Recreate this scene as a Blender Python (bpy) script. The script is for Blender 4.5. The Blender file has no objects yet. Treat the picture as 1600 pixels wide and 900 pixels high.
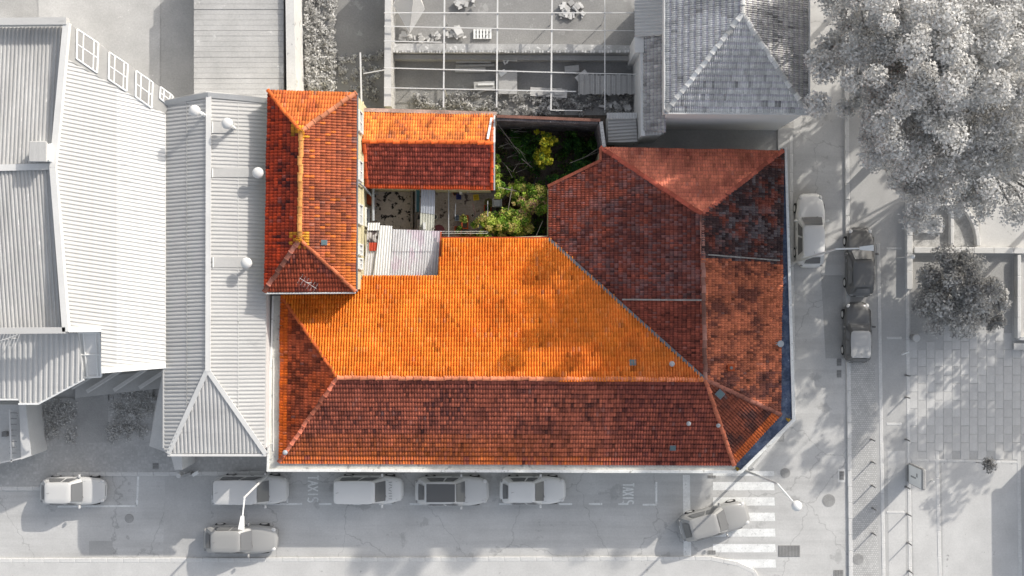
import bpy, math, random
import numpy as np
from mathutils import Vector, Matrix
random.seed(7); RNG = np.random.default_rng(7)
R = math.radians
SC = bpy.context.scene
COL = SC.collection

# ------------------------------------------------------------------ camera, sky, sun, exposure
H = 74.0                      # flying height of the camera above the street
cd = bpy.data.cameras.new('camera'); cam = bpy.data.objects.new('camera', cd); COL.objects.link(cam)
cam.location = (0, 0, H); cam.rotation_euler = (0, 0, 0)
cd.sensor_width = 36; cd.angle = 2*math.atan(32.0/H); cd.clip_end = 2000
SC.camera = cam
SUN_EL = 27.5; SUN_DIR = Vector((0.70, 0.71, 0)).normalized()      # the side the sun stands on
W = bpy.data.worlds.new("World"); SC.world = W; W.use_nodes = True
nt = W.node_tree; bg = nt.nodes['Background']
sky = nt.nodes.new('ShaderNodeTexSky'); sky.sky_type = 'NISHITA'; sky.sun_disc = False
sky.sun_elevation = R(SUN_EL); sky.sun_rotation = math.atan2(SUN_DIR.x, SUN_DIR.y)
sky.dust_density = 2.5; sky.ozone_density = .6
hs = nt.nodes.new('ShaderNodeHueSaturation'); hs.inputs['Saturation'].default_value = .45      # hazy, whitish sky
nt.links.new(sky.outputs[0], hs.inputs['Color']); nt.links.new(hs.outputs[0], bg.inputs[0]); bg.inputs[1].default_value = 0.135
sd = bpy.data.lights.new('sun', 'SUN'); sun = bpy.data.objects.new('sun', sd); COL.objects.link(sun)
sd.energy = 2.35; sd.angle = R(0.53); sd.color = (1.0, 0.95, 0.87)
sv = Vector((SUN_DIR.x*math.cos(R(SUN_EL)), SUN_DIR.y*math.cos(R(SUN_EL)), math.sin(R(SUN_EL))))
sun.rotation_euler = sv.to_track_quat('Z', 'Y').to_euler(); sun.location = (30, 30, 60)
SC.view_settings.view_transform = 'Standard'; SC.view_settings.look = 'None'
SC.view_settings.exposure = 0.62; SC.view_settings.gamma = 1.0

# ------------------------------------------------------------------ measuring the place from above
# a point seen at picture position (px, py) and standing z metres above the street
def P(px, py, z=0.0):
    s = (H - z)/H/25.0
    return Vector(((px-800)*s, -(py-450)*s, z))
def PIX(v):
    s = H/(H - v[2])*25.0
    return 800 + v[0]*s, 450 - v[1]*s
def plane3(a, b, c):
    n = (b-a).cross(c-a).normalized()
    return (a, n if n.z > 0 else -n)
def hit(px, py, pl):
    d = Vector(((px-800)/25.0/H, -(py-450)/25.0/H, -1.0)); o = Vector((0, 0, H))
    t = (pl[0]-o).dot(pl[1])/d.dot(pl[1])
    return o + d*t

# ------------------------------------------------------------------ materials
def lin(c):
    return tuple(((v/255.0)/12.92 if v/255.0 <= .04045 else ((v/255.0+.055)/1.055)**2.4) for v in c)
MATS = {}
def mat(name, col, rough=.85, var=.25, scale=2.0, col2=None, spots=None, bump=.0, bscale=20, metal=0, fine=True, attr=False, stretch=None, pattern=None, coat=0):
    if name in MATS: return MATS[name]
    m = bpy.data.materials.new(name); m.use_nodes = True; n = m.node_tree.nodes; L = m.node_tree.links
    b = n['Principled BSDF']; b.inputs['Roughness'].default_value = rough; b.inputs['Metallic'].default_value = metal
    if rough > .5: b.inputs['Specular IOR Level'].default_value = .2
    if coat: b.inputs['Coat Weight'].default_value = coat
    tc = n.new('ShaderNodeTexCoord'); src = tc.outputs['Object']
    if stretch:
        mp = n.new('ShaderNodeMapping'); mp.inputs['Scale'].default_value = stretch; L.new(src, mp.inputs[0]); s2 = mp.outputs[0]
    else: s2 = src
    if attr:
        a = n.new('ShaderNodeAttribute'); a.attribute_name = 'tint'; cur = a.outputs['Color']
    else:
        rgb = n.new('ShaderNodeRGB'); rgb.outputs[0].default_value = (*col, 1); cur = rgb.outputs[0]
    def noise(sc, det=4, rgh=.6, vec=None):
        q = n.new('ShaderNodeTexNoise'); q.inputs['Scale'].default_value = sc; q.inputs['Detail'].default_value = det
        q.inputs['Roughness'].default_value = rgh; L.new(vec or s2, q.inputs['Vector']); return q.outputs['Fac']
    def ramp(f, a, b_):
        q = n.new('ShaderNodeMapRange'); q.inputs['From Min'].default_value = a; q.inputs['From Max'].default_value = b_
        L.new(f, q.inputs['Value']); return q.outputs[0]
    def mix(f, a, b_, t='MIX'):
        q = n.new('ShaderNodeMix'); q.data_type = 'RGBA'; q.blend_type = t
        if isinstance(f, float): q.inputs['Factor'].default_value = f
        else: L.new(f, q.inputs['Factor'])
        L.new(a, q.inputs['A'])
        if isinstance(b_, tuple): q.inputs['B'].default_value = (*b_, 1)
        else: L.new(b_, q.inputs['B'])
        return q.outputs['Result']
    if col2: cur = mix(ramp(noise(scale, 5), .42, .62), cur, tuple(col2))
    if spots:   # (colour, scale, threshold)
        cur = mix(ramp(noise(spots[1], 5, .65), spots[2], spots[2]+.04), cur, tuple(spots[0]))
    if pattern == 'asphalt':
        def st(vec, sc, a, b_, lo):
            mp = n.new('ShaderNodeMapping'); mp.inputs['Scale'].default_value = vec; L.new(src, mp.inputs[0])
            q = n.new('ShaderNodeMapRange'); q.inputs['From Min'].default_value = a; q.inputs['From Max'].default_value = b_; q.inputs['To Min'].default_value = 1; q.inputs['To Max'].default_value = lo
            L.new(noise(sc, 5, .6, mp.outputs[0]), q.inputs['Value']); return q.outputs[0]
        cur = mix(1.0, cur, st((.05, 1.1, 1), 1.3, .45, .7, .86), 'MULTIPLY')
        cur = mix(1.0, cur, st((1, 1, 1), 2.6, .66, .74, .80), 'MULTIPLY')
        vo = n.new('ShaderNodeTexVoronoi'); vo.feature = 'DISTANCE_TO_EDGE'; vo.inputs['Scale'].default_value = .16
        dd = n.new('ShaderNodeVectorMath'); dd.operation = 'ADD'; nz = n.new('ShaderNodeTexNoise'); nz.inputs['Scale'].default_value = 1.3; nz.inputs['Detail'].default_value = 6; L.new(src, nz.inputs['Vector']); L.new(src, dd.inputs[0])
        L.new(nz.outputs['Color'], dd.inputs[1]); L.new(dd.outputs[0], vo.inputs['Vector'])
        q = n.new('ShaderNodeMapRange'); q.inputs['From Max'].default_value = .006; q.inputs['To Min'].default_value = .72; L.new(vo.outputs['Distance'], q.inputs['Value']); cur = mix(1.0, cur, q.outputs[0], 'MULTIPLY')
    if pattern == 'brick':
        bt = n.new('ShaderNodeTexBrick'); bt.inputs['Scale'].default_value = 1.0
        bt.inputs['Brick Width'].default_value = .14; bt.inputs['Row Height'].default_value = .12; bt.inputs['Mortar Size'].default_value = .012
        bt.inputs['Color1'].default_value = (1, 1, 1, 1); bt.inputs['Color2'].default_value = (.82, .82, .82, 1); bt.inputs['Mortar'].default_value = (.6, .6, .6, 1)
        L.new(src, bt.inputs['Vector']); cur = mix(1.0, cur, bt.outputs['Color'], 'MULTIPLY')
    if pattern == 'hex':
        vo = n.new('ShaderNodeTexVoronoi'); vo.inputs['Scale'].default_value = 4.6; vo.feature = 'DISTANCE_TO_EDGE'; vo.inputs['Randomness'].default_value = .12
        L.new(src, vo.inputs['Vector'])
        q = n.new('ShaderNodeMapRange'); q.inputs['From Max'].default_value = .09; q.inputs['To Min'].default_value = .78; L.new(vo.outputs['Distance'], q.inputs['Value'])
        cur = mix(1.0, cur, q.outputs[0], 'MULTIPLY')
    if var:
        q = n.new('ShaderNodeMapRange'); q.inputs['To Min'].default_value = 1-var; q.inputs['To Max'].default_value = 1+var
        q.inputs['From Min'].default_value = .3; q.inputs['From Max'].default_value = .7
        L.new(noise(scale*.37+.11, 6), q.inputs['Value']); cur = mix(1.0, cur, q.outputs[0], 'MULTIPLY')
        if fine:
            q = n.new('ShaderNodeMapRange'); q.inputs['To Min'].default_value = 1-var*.8; q.inputs['To Max'].default_value = 1+var*.8
            q.inputs['From Min'].default_value = .3; q.inputs['From Max'].default_value = .7
            L.new(noise(9, 6, .7), q.inputs['Value']); cur = mix(1.0, cur, q.outputs[0], 'MULTIPLY')
    L.new(cur, b.inputs['Base Color'])
    if bump:
        bn = n.new('ShaderNodeBump'); bn.inputs['Strength'].default_value = bump; bn.inputs['Distance'].default_value = .05
        L.new(noise(bscale, 5), bn.inputs['Height']); L.new(bn.outputs[0], b.inputs['Normal'])
    MATS[name] = m; return m
def glass(name, col=(.03, .035, .04), rough=.08):
    m = mat(name, col, rough=rough, var=0); m.node_tree.nodes['Principled BSDF'].inputs['Specular IOR Level'].default_value = .6; return m
def G(v): return (v, v*.985, v*.955)       # neutral greys, a touch warm against the blue sky

M_tile = mat('clay_tile', (1, 1, 1), rough=.82, var=.17, scale=2.2, attr=True, bump=.2, bscale=40)
M_greytile = mat('grey_tile', (1, 1, 1), rough=.85, var=.2, scale=1.2, attr=True)
M_leaf = mat('leaf', (1, 1, 1), rough=.6, var=.12, scale=1, attr=True, fine=False)
def _translucent(m, f):
    n = m.node_tree.nodes; L = m.node_tree.links; b = n['Principled BSDF']; o = n['Material Output']
    t = n.new('ShaderNodeBsdfTranslucent'); L.new(b.inputs['Base Color'].links[0].from_socket, t.inputs['Color'])
    x = n.new('ShaderNodeMixShader'); x.inputs[0].default_value = f; L.new(b.outputs[0], x.inputs[1]); L.new(t.outputs[0], x.inputs[2]); L.new(x.outputs[0], o.inputs['Surface'])
_translucent(M_leaf, .36)
M_plaster = mat('cream_plaster', lin((206, 198, 165)), var=.12, scale=2, spots=(lin((170, 160, 128)), 1.2, .62))
M_cornice = mat('cornice_plaster', (.60, .59, .54), var=.16, scale=3, spots=((.36, .36, .34), 2.2, .60), bump=.3)
M_deck = mat('roof_deck_clay', (.16, .05, .025), var=.3)
M_stonewall = mat('yard_stone', (.13, .115, .115), var=.45, scale=4, spots=((.30, .29, .30), 5, .60), bump=.8, bscale=9)
M_yard = mat('stained_yard_concrete', (.54, .47, .40), var=.22, scale=2, spots=((.03, .026, .025), 2.6, .545))
M_yard2 = mat('brown_yard_concrete', (.36, .31, .27), var=.3, scale=2, spots=((.08, .06, .055), 1.5, .6))
M_soil = mat('garden_soil', (.10, .082, .068), var=.5, scale=3, spots=((.10, .085, .07), 3.5, .62), bump=.6)
M_white_sheet = mat('white_corrugated', (.66, .65, .65), rough=.55, var=.14, scale=1.5, col2=(.55, .54, .54), spots=((.58, .50, .54), .8, .56), stretch=(1, .35, 1))
M_white_sheet2 = mat('white_corrugated_clean', (.76, .76, .74), rough=.5, var=.05, scale=1.5)
M_grime_sheet = mat('grimy_corrugated', (.50, .47, .45), rough=.6, var=.2, scale=3, spots=((.09, .07, .07), 3.0, .50))
M_red_sheet = mat('red_sheet', (.50, .07, .035), rough=.6, var=.2)
M_pale_sheet = mat('pale_corrugated', (.52, .52, .44), rough=.5, var=.14, scale=3)
M_teal = mat('teal_sheet', (.01, .07, .075), rough=.3, var=.5, scale=6)
M_lead = mat('lead_flashing', (.13, .14, .16), rough=.5, var=.2)
M_pipe = mat('grey_pipe', (.42, .44, .46), rough=.5, var=.1)
M_white = mat('white_paint', (.74, .74, .71), rough=.5, var=.06)
M_terra = mat('terracotta', (.42, .085, .03), var=.2)
M_wood = mat('weathered_wood', (.22, .19, .16), var=.3, stretch=(1, 6, 1))
M_bark = mat('bark', (.10, .075, .055), var=.4, scale=6, bump=.5)
M_wglass = glass('window_glass', (.05, .06, .07))
M_tglass = mat('glass_tile', lin((84, 104, 108)), rough=.3, var=.15)

M_asphalt = mat('pale_asphalt', G(.56), var=.10, scale=.9, spots=(G(.455), .5, .60), bump=.15, pattern='asphalt')
M_asph2 = mat('pale_asphalt_patch', G(.42), var=.10, scale=1)
M_pave = mat('pale_paving', G(.58), var=.09, scale=1.2, bump=.1, spots=(G(.36), 1.6, .66))
M_pave2 = mat('mid_paving', G(.48), var=.09, scale=1.2, bump=.1)
M_pave3 = mat('bright_paving', G(.66), var=.07, scale=1.2)
M_cobble = mat('cobbles', G(.58), var=.1, pattern='brick', bump=.2)
M_hex = mat('hex_paving', G(.54), var=.1, pattern='hex')
M_kerb = mat('kerb_granite', G(.66), var=.1, scale=4)
M_paint = mat('road_paint', (.80, .80, .78), var=.14, scale=4, spots=(G(.56), 5.5, .60))
M_slab = mat('slab', G(.45), var=.09, scale=2)
M_ground = mat('bare_ground', G(.40), var=.14, scale=.8, spots=(G(.42), .45, .55), bump=.4)
M_plot = mat('plot_soil', G(.28), var=.16, scale=.8, spots=(G(.36), .7, .60), bump=.5)
M_lawn = mat('lawn_ground', G(.46), var=.2, scale=2)
M_conc = mat('old_concrete', G(.48), var=.14, scale=.8, spots=(G(.62), 1.1, .64), bump=.2)
M_bright = mat('bright_corrugated', G(.66), rough=.6, var=.05, scale=.6, stretch=(.4, 3, 1), spots=(G(.54), 1.4, .62))
M_bright2 = mat('bright_corrugated_older', G(.56), rough=.6, var=.06, scale=.6, stretch=(.4, 3, 1))
M_metalroof = mat('grey_corrugated', G(.52), rough=.6, var=.08, scale=.6, stretch=(1, 4, 1), spots=(G(.45), .5, .62))
M_oldroof = mat('old_corrugated', G(.47), rough=.7, var=.13, scale=1.5, stretch=(3, .5, 1), spots=(G(.62), 1.5, .64))
M_trim = mat('pale_trim', G(.66), var=.06)
M_trimw = mat('white_trim', (.80, .80, .78), var=.04)
M_greywall = mat('pale_wall', G(.70), var=.08, scale=.7)
M_wall_old = mat('old_wall', G(.46), var=.2, scale=2, spots=(G(.7), 2.4, .62), bump=.4)
M_steel = mat('pale_steel', G(.66), rough=.5, var=.08)
M_dark = mat('dark_grey', G(.20), var=.15)
M_mid = mat('mid_grey', G(.34), var=.15)
M_tyre = mat('tyre', G(.05), var=.1)
M_cglass = glass('car_glass', (.17, .17, .17), .12)
M_lampg = mat('lamp_lens', G(.7), rough=.2, var=.03)
def carpaint(name, v): return mat('car_paint_'+name, G(v), rough=.35, var=.02, coat=.5, fine=False)
CP_white = carpaint('white', .76); CP_silver = carpaint('silver', .64); CP_grey = carpaint('grey', .34); CP_dark = carpaint('dark', .12); CP_lroof = carpaint('pale_roof', .46)

# ------------------------------------------------------------------ object helpers
def thing(name, label, cat, loc=(0, 0, 0), rz=0, group=None):
    o = bpy.data.objects.new(name, None); COL.objects.link(o); o.location = loc; o.rotation_euler = (0, 0, rz)
    o['label'] = label; o['category'] = cat; o.empty_display_size = .3
    if group: o['group'] = group
    return o
def tag(o, label, cat, group=None):
    o['label'] = label; o['category'] = cat
    if group: o['group'] = group
    return o
def link(name, me, m, parent=None, kind=None, smooth=False, wparent=None):
    if m is not None and not me.materials:
        for q in (m if isinstance(m, (list, tuple)) else [m]): me.materials.append(q)
    if smooth: me.polygons.foreach_set('use_smooth', [True]*len(me.polygons))
    o = bpy.data.objects.new(name, me); COL.objects.link(o)
    if parent is not None: o.parent = parent
    if kind: o['kind'] = kind
    return o
class MB:
    def __init__(s): s.v = []; s.f = []
    def add(s, vs, fs):
        k = len(s.v); s.v += [tuple(q) for q in vs]; s.f += [tuple(i+k for i in f) for f in fs]; return s
    def box(s, c, d, rz=0, bev=0):
        cx, cy, cz = c; dx, dy, dz = d[0]/2, d[1]/2, d[2]/2; ca, sa = math.cos(rz), math.sin(rz)
        if bev:
            b = min(bev, dx*.9, dy*.9, dz*.9); rings = []
            for (z, k) in ((-dz, 0), (dz-b, 0), (dz, b)):
                ex, ey = dx-k, dy-k
                rings.append([(-ex, -ey+b, z), (-ex+b, -ey, z), (ex-b, -ey, z), (ex, -ey+b, z), (ex, ey-b, z), (ex-b, ey, z), (-ex+b, ey, z), (-ex, ey-b, z)])
            vs = [(cx+x*ca-y*sa, cy+x*sa+y*ca, cz+z) for r in rings for (x, y, z) in r]
            fs = [tuple(range(7, -1, -1)), tuple(range(16, 24))]
            for r in range(2):
                for i in range(8): j = (i+1) % 8; fs.append((r*8+i, r*8+j, r*8+8+j, r*8+8+i))
            return s.add(vs, fs)
        vs = [(cx+x*ca-y*sa, cy+x*sa+y*ca, cz+z) for z in (-dz, dz) for (x, y) in ((-dx, -dy), (dx, -dy), (dx, dy), (-dx, dy))]
        return s.add(vs, [(3, 2, 1, 0), (4, 5, 6, 7), (0, 1, 5, 4), (1, 2, 6, 5), (2, 3, 7, 6), (3, 0, 4, 7)])
    def prism(s, poly, z0, z1):
        poly = [(p[0], p[1]) for p in poly]
        a = sum(poly[i][0]*poly[(i+1) % len(poly)][1]-poly[(i+1) % len(poly)][0]*poly[i][1] for i in range(len(poly)))
        if a < 0: poly = poly[::-1]
        n = len(poly)
        return s.add([(x, y, z0) for x, y in poly]+[(x, y, z1) for x, y in poly],
              [tuple(range(n-1, -1, -1)), tuple(range(n, 2*n))]+[(i, (i+1) % n, n+(i+1) % n, n+i) for i in range(n)])
    def slab3(s, pts, t):     # sloping slab: 3-D outline, thickness t straight down
        n = len(pts); pts = [Vector(p) for p in pts]
        nn = Vector((0, 0, 0))
        for i in range(n): nn += pts[i].cross(pts[(i+1) % n])
        if nn.z < 0: pts = pts[::-1]
        return s.add([p - Vector((0, 0, t)) for p in pts]+pts, [tuple(range(n-1, -1, -1)), tuple(range(n, 2*n))]+[(i, (i+1) % n, n+(i+1) % n, n+i) for i in range(n)])
    def tube(s, a, b, r, r2=None, n=8):
        a = Vector(a); b = Vector(b); r2 = r if r2 is None else r2; d = (b-a).normalized()
        u = d.orthogonal().normalized(); w = d.cross(u)
        vs = [p + (u*math.cos(2*math.pi*i/n)+w*math.sin(2*math.pi*i/n))*q for p, q in ((a, r), (b, r2)) for i in range(n)]
        return s.add(vs, [tuple(range(n-1, -1, -1)), tuple(range(n, 2*n))]+[(i, (i+1) % n, n+(i+1) % n, n+i) for i in range(n)])
    def disc(s, c, r, h, n=20, ring=0): 
        return s.tube(c, (c[0], c[1], c[2]+h), r, n=n)
    def ball(s, c, r, n=12, m=7, sq=(1, 1, 1)):
        vs = []; fs = []
        for j in range(1, m):
            t = math.pi*j/m
            for i in range(n):
                p = 2*math.pi*i/n; vs.append((c[0]+sq[0]*r*math.sin(t)*math.cos(p), c[1]+sq[1]*r*math.sin(t)*math.sin(p), c[2]+sq[2]*r*math.cos(t)))
        vs += [(c[0], c[1], c[2]+sq[2]*r), (c[0], c[1], c[2]-sq[2]*r)]; T = len(vs)-2
        for j in range(m-2):
            for i in range(n): k = (i+1) % n; fs.append((j*n+i, (j+1)*n+i, (j+1)*n+k, j*n+k))
        for i in range(n): k = (i+1) % n; fs.append((T, i, k)); fs.append((T+1, (m-2)*n+k, (m-2)*n+i))
        return s.add(vs, fs)
    def quad(s, a, b, c, d): return s.add([a, b, c, d], [(0, 1, 2, 3)])
    def build(s, name, m, parent=None, kind=None, smooth=False):
        off = Vector((0, 0, 0))
        if parent is not None and parent.get('_w'): off = Vector(parent['_w'])
        me = bpy.data.meshes.new(name)
        me.from_pydata([(x-off.x, y-off.y, z-off.z) for x, y, z in s.v], [], s.f)
        return link(name, me, m, parent, kind, smooth)
def place(name, label, cat, loc, group=None):      # an Empty whose children are given in street coordinates
    o = thing(name, label, cat, loc, 0, group); o['_w'] = [loc[0], loc[1], loc[2]]; return o
def woff(parent):
    if parent is not None and parent.get('_w') is not None: return Vector(parent['_w'])
    return Vector((0, 0, 0))
def sub(o, parent):                               # a child of a part keeps the thing's frame
    o['_w'] = parent['_w'] if parent.get('_w') is not None else [0, 0, 0]; return o
def struct(name, mb, m): return mb.build(name, m, None, 'structure')
def single(name, label, cat, mb, m, group=None, smooth=False):
    # a thing that is one mesh: origin moved to its foot
    v = np.array(mb.v); c = (v.min(0)+v.max(0))/2; c[2] = v[:, 2].min()
    me = bpy.data.meshes.new(name); me.from_pydata([tuple(q) for q in (v-c)], [], mb.f)
    o = link(name, me, m, None, None, smooth); o.location = c; return tag(o, label, cat, group)
def pxpoly(pts, z=0): return [P(x, y, z) for x, y in pts]
def bigmesh(name, V, F, m, parent=None, kind=None, tint=None, smooth=False):
    me = bpy.data.meshes.new(name); off = woff(parent); V = V - np.array(off)
    me.vertices.add(len(V)); me.vertices.foreach_set('co', V.astype(np.float32).ravel())
    k = F.shape[1]; me.loops.add(F.size); me.loops.foreach_set('vertex_index', F.astype(np.int32).ravel())
    me.polygons.add(len(F)); me.polygons.foreach_set('loop_start', np.arange(0, F.size, k, dtype=np.int32))
    me.update(calc_edges=True)
    if tint is not None:
        a = me.attributes.new('tint', 'FLOAT_COLOR', 'FACE')
        c = np.ones((len(F), 4), np.float32); c[:, :3] = tint; a.data.foreach_set('color', c.ravel())
    return link(name, me, m, parent, kind, smooth)

# ------------------------------------------------------------------ smooth value noise for wear on tiles
_NG = RNG.random((64, 64))
def vn(x, y):
    x = np.asarray(x, float); y = np.asarray(y, float)
    xi = np.floor(x).astype(int); yi = np.floor(y).astype(int); fx = x-xi; fy = y-yi
    fx = fx*fx*(3-2*fx); fy = fy*fy*(3-2*fy)
    g = lambda i, j: _NG[i % 64, j % 64]
    return (g(xi, yi)*(1-fx)+g(xi+1, yi)*fx)*(1-fy)+(g(xi, yi+1)*(1-fx)+g(xi+1, yi+1)*fx)*fy
def fbm(x, y, s, o=3):
    t = 0; a = .5; n = 0
    for k in range(o): t = t+a*vn(x/s+k*17.3, y/s+k*7.1); n += a; s /= 2; a *= .55
    return t/n
def mixc(a, b, t):
    t = np.clip(t, 0, 1)[:, None]; return a*(1-t)+b*t

# ------------------------------------------------------------------ tiled roof slopes
TP = np.array([(0, .0), (.12, .035), (.36, .052), (.60, .034), (.72, .0), (1.0, .0)])
def inside(U, V, poly):
    c = np.zeros(U.shape, bool); n = len(poly)
    for i in range(n):
        x1, y1 = poly[i]; x2, y2 = poly[(i+1) % n]
        if y1 == y2: continue
        t = ((y1 > V) != (y2 > V)) & (U < (x2-x1)*(V-y1)/(y2-y1)+x1); c ^= t
    return c
def tile_slope(parent, poly, anchors, colfn, w=.165, l=.29, m=None, indiv=0, deck=True, hump=1.0, lift=.032, jit=1.0, deckmat=None, soil=.16):  # soil: dirt and lap shadow painted together on each tile's upper part
    m = m or M_tile
    A = [P(*a) for a in anchors]; pl = plane3(*A); n = pl[1]
    u = Vector((0, 0, 1)).cross(n).normalized(); v = n.cross(u).normalized()
    if v.z < 0: v = -v
    if u.cross(v).dot(n) < 0: u = -u
    O = A[0]
    p3 = [hit(x, y, pl) for x, y in poly]
    puv = [((q-O).dot(u), (q-O).dot(v)) for q in p3]
    if deck:
        d = MB().slab3([q - n*.03 for q in p3], .18).build('roof_deck', deckmat or M_deck, parent)
    us = [q[0] for q in puv]; vs = [q[1] for q in puv]; v0 = min(vs)
    I, J = np.meshgrid(np.arange(math.floor(min(us)/w)-1, math.ceil(max(us)/w)+1), np.arange(0, math.ceil((max(vs)-v0)/l)+1))
    I = I.ravel(); J = J.ravel(); U = I*w; V = v0+J*l
    ok = inside(U+w*.5, V+l*.5, puv); U = U[ok]; V = V[ok]; J = J[ok]; N = len(U)
    O_ = np.array(O); u_ = np.array(u); v_ = np.array(v); n_ = np.array(n)
    C = O_+np.outer(U+w/2, u_)+np.outer(V+l/2, v_)
    s = H/(H-C[:, 2])*25; px = 800+C[:, 0]*s; py = 450-C[:, 1]*s
    rnd = RNG.random((N, 3)); tint = colfn(px, py, rnd, J)
    al = (C-np.array(O))@np.array(v); ac = (C-np.array(O))@np.array(u)
    streak = fbm(ac*9+31, al*1.1+7, 1.6); soot = fbm(px+313, py+77, 7.5, 3); big = fbm(px+55, py+190, 46, 3)
    wear = 1-(.34 if soil > .05 else .16)*np.clip((streak-.50)*4, 0, 1)*np.clip((big-.30)*3, 0, 1)-.30*np.clip((soot-.60)*5, 0, 1)*(1 if soil > .05 else .45)
    odd = rnd[:, 0] > .985; wear = np.where(odd, wear*.62, wear); tint = tint*wear[:, None]*(.92+.16*big[:, None])
    pale = (fbm(px+500, py+20, 3.2, 2) > .82)[:, None]; tint = np.where(pale, tint*.85+.045, tint)
    tint = np.clip(tint, .004, .9)
    tu = TP[:, 0]*w; th = TP[:, 1]*hump; K = len(tu)
    if indiv:
        order = np.argsort(J, kind='stable')[:indiv]; keep = np.ones(N, bool); keep[order] = False
        NV = 14
        sel = tint[order]; q = np.argsort(sel.sum(1)); reps = sel[q[np.linspace(0, len(q)-1, NV).astype(int)]]
        var = []
        for r in reps:
            loc = []; F = []
            for (vv, base, hh) in ((0, -.01, 0.), (0, lift, 1.), (l*.64, lift*.4, 1.), (l*1.08, 0, 1.)):
                for k in range(K): loc.append((tu[k]-w/2, vv-l/2, base+th[k]*hh if hh else lift-.03))
            for k in range(K-1):
                F.append((k, k+1, K+k+1, K+k)); F.append((K+k, K+k+1, 2*K+k+1, 2*K+k)); F.append((2*K+k, 2*K+k+1, 3*K+k+1, 3*K+k))
            me = bpy.data.meshes.new('roof_tile'); me.from_pydata(loc, [], F); me.materials.append(m)
            a = me.attributes.new('tint', 'FLOAT_COLOR', 'FACE')
            for ei, e in enumerate(a.data): f = 1-soil if ei % 3 == 2 else 1; e.color = (r[0]*f, r[1]*f, r[2]*f, 1)  # soil: dirt and painted lap shadow on the upper strip
            var.append(me)
        Rm = Matrix((u, v, n)).transposed()
        off = woff(parent)
        for i in order:
            k = int(np.argmin(((reps-tint[i])**2).sum(1)))
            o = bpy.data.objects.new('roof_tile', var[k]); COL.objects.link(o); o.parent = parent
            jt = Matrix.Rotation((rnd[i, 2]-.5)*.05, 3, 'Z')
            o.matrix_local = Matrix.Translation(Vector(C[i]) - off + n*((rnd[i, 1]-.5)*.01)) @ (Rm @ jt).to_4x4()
        U = U[keep]; V = V[keep]; tint = tint[keep]; rnd = rnd[keep]; N = len(U)
    Vt = np.zeros((N, 4*K, 3))
    V = V+.030*(vn(U/1.1, V*.15)-.5)+.012*(vn(U/.37, V/.9)-.5)
    du = (rnd[:, 0]-.5)*.012*jit; dn = (rnd[:, 1]-.5)*.014*jit+.035*(vn(U/1.9+9, V/1.7)-.5); sk = (rnd[:, 2]-.5)*.016*jit
    for ri, (vv, base, hh) in enumerate(((0, lift-.03, 0), (0, lift, 1), (l*.64, lift*.4, 1), (l*1.08, 0, 1))):
        for k in range(K):
            a = U+tu[k]+du+(sk if ri < 2 else sk*.4 if ri == 2 else 0); b = V+vv+(rnd[:, 2]-.5)*.012*jit; h = base+th[k]*hh+dn
            Vt[:, ri*K+k] = O_+a[:, None]*u_+b[:, None]*v_+h[:, None]*n_
    fr = []
    for k in range(K-1): fr.append((k, k+1, K+k+1, K+k)); fr.append((K+k, K+k+1, 2*K+k+1, 2*K+k)); fr.append((2*K+k, 2*K+k+1, 3*K+k+1, 3*K+k))
    fr = np.array(fr); F = (np.arange(N)[:, None, None]*4*K+fr[None]).reshape(-1, 4)
    T = np.repeat(tint, len(fr), axis=0); T[2::3] *= (1-soil*(.55+.75*RNG.random(len(T[2::3]))))[:, None]*np.array([1, .97, 1.05]); T = np.clip(T, .003, .9)  # upper strip darkened: grime plus painted shadow of the course above
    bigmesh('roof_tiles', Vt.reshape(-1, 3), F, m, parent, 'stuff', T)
    return pl
RIDGES = {}
def ridge(parent, a, b, col, r=.13, seg=.44, m=None, vary=.25, name='ridge_tile', lift=.06):
    m = m or M_tile; a = Vector(a); b = Vector(b); d = b-a; L = d.length; n = max(1, int(L/seg)); s = L/n; d.normalize()
    side = d.cross(Vector((0, 0, 1))).normalized(); up = side.cross(d)
    off = woff(parent)
    for i in range(n):
        vi = random.randrange(6); key = (tuple(round(c, 3) for c in col), round(s, 2), r, m.name, vi)
        if key not in RIDGES:
            vs = []; fs = []; q = 8
            for e, (x, rr, lf) in enumerate(((0, r*1.12, .03), (s*.12, r*1.12, .03), (s*.12+.002, r, .012), (s*1.1, r*.92, 0))):
                for k in range(q+1):
                    t = math.pi*k/q; vs.append((x, rr*math.cos(t), rr*math.sin(t)*.75+lf-.05))
            for e in range(3):
                for k in range(q): fs.append((e*(q+1)+k, e*(q+1)+k+1, (e+1)*(q+1)+k+1, (e+1)*(q+1)+k))
            fs.append(tuple(range(q+1)))
            me = bpy.data.meshes.new(name); me.from_pydata(vs, [], fs); me.materials.append(m)
            at = me.attributes.new('tint', 'FLOAT_COLOR', 'FACE'); f = 1+vary*(vi/5-.5)*2
            for e in at.data: e.color = (col[0]*f, col[1]*f, col[2]*f, 1)
            RIDGES[key] = me
        o = bpy.data.objects.new(name, RIDGES[key]); COL.objects.link(o); o.parent = parent
        Rm = Matrix((d, -side, up)).transposed() if up.z > 0 else Matrix((d, side, -up)).transposed()
        o.matrix_local = Matrix.Translation(a+d*(i*s)-off+Vector((0, 0, lift+random.uniform(-.014, .014)))+side*random.uniform(-.022, .022)) @ Rm.to_4x4() @ Matrix.Rotation(random.uniform(-.06, .06), 4, 'Z')

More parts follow.
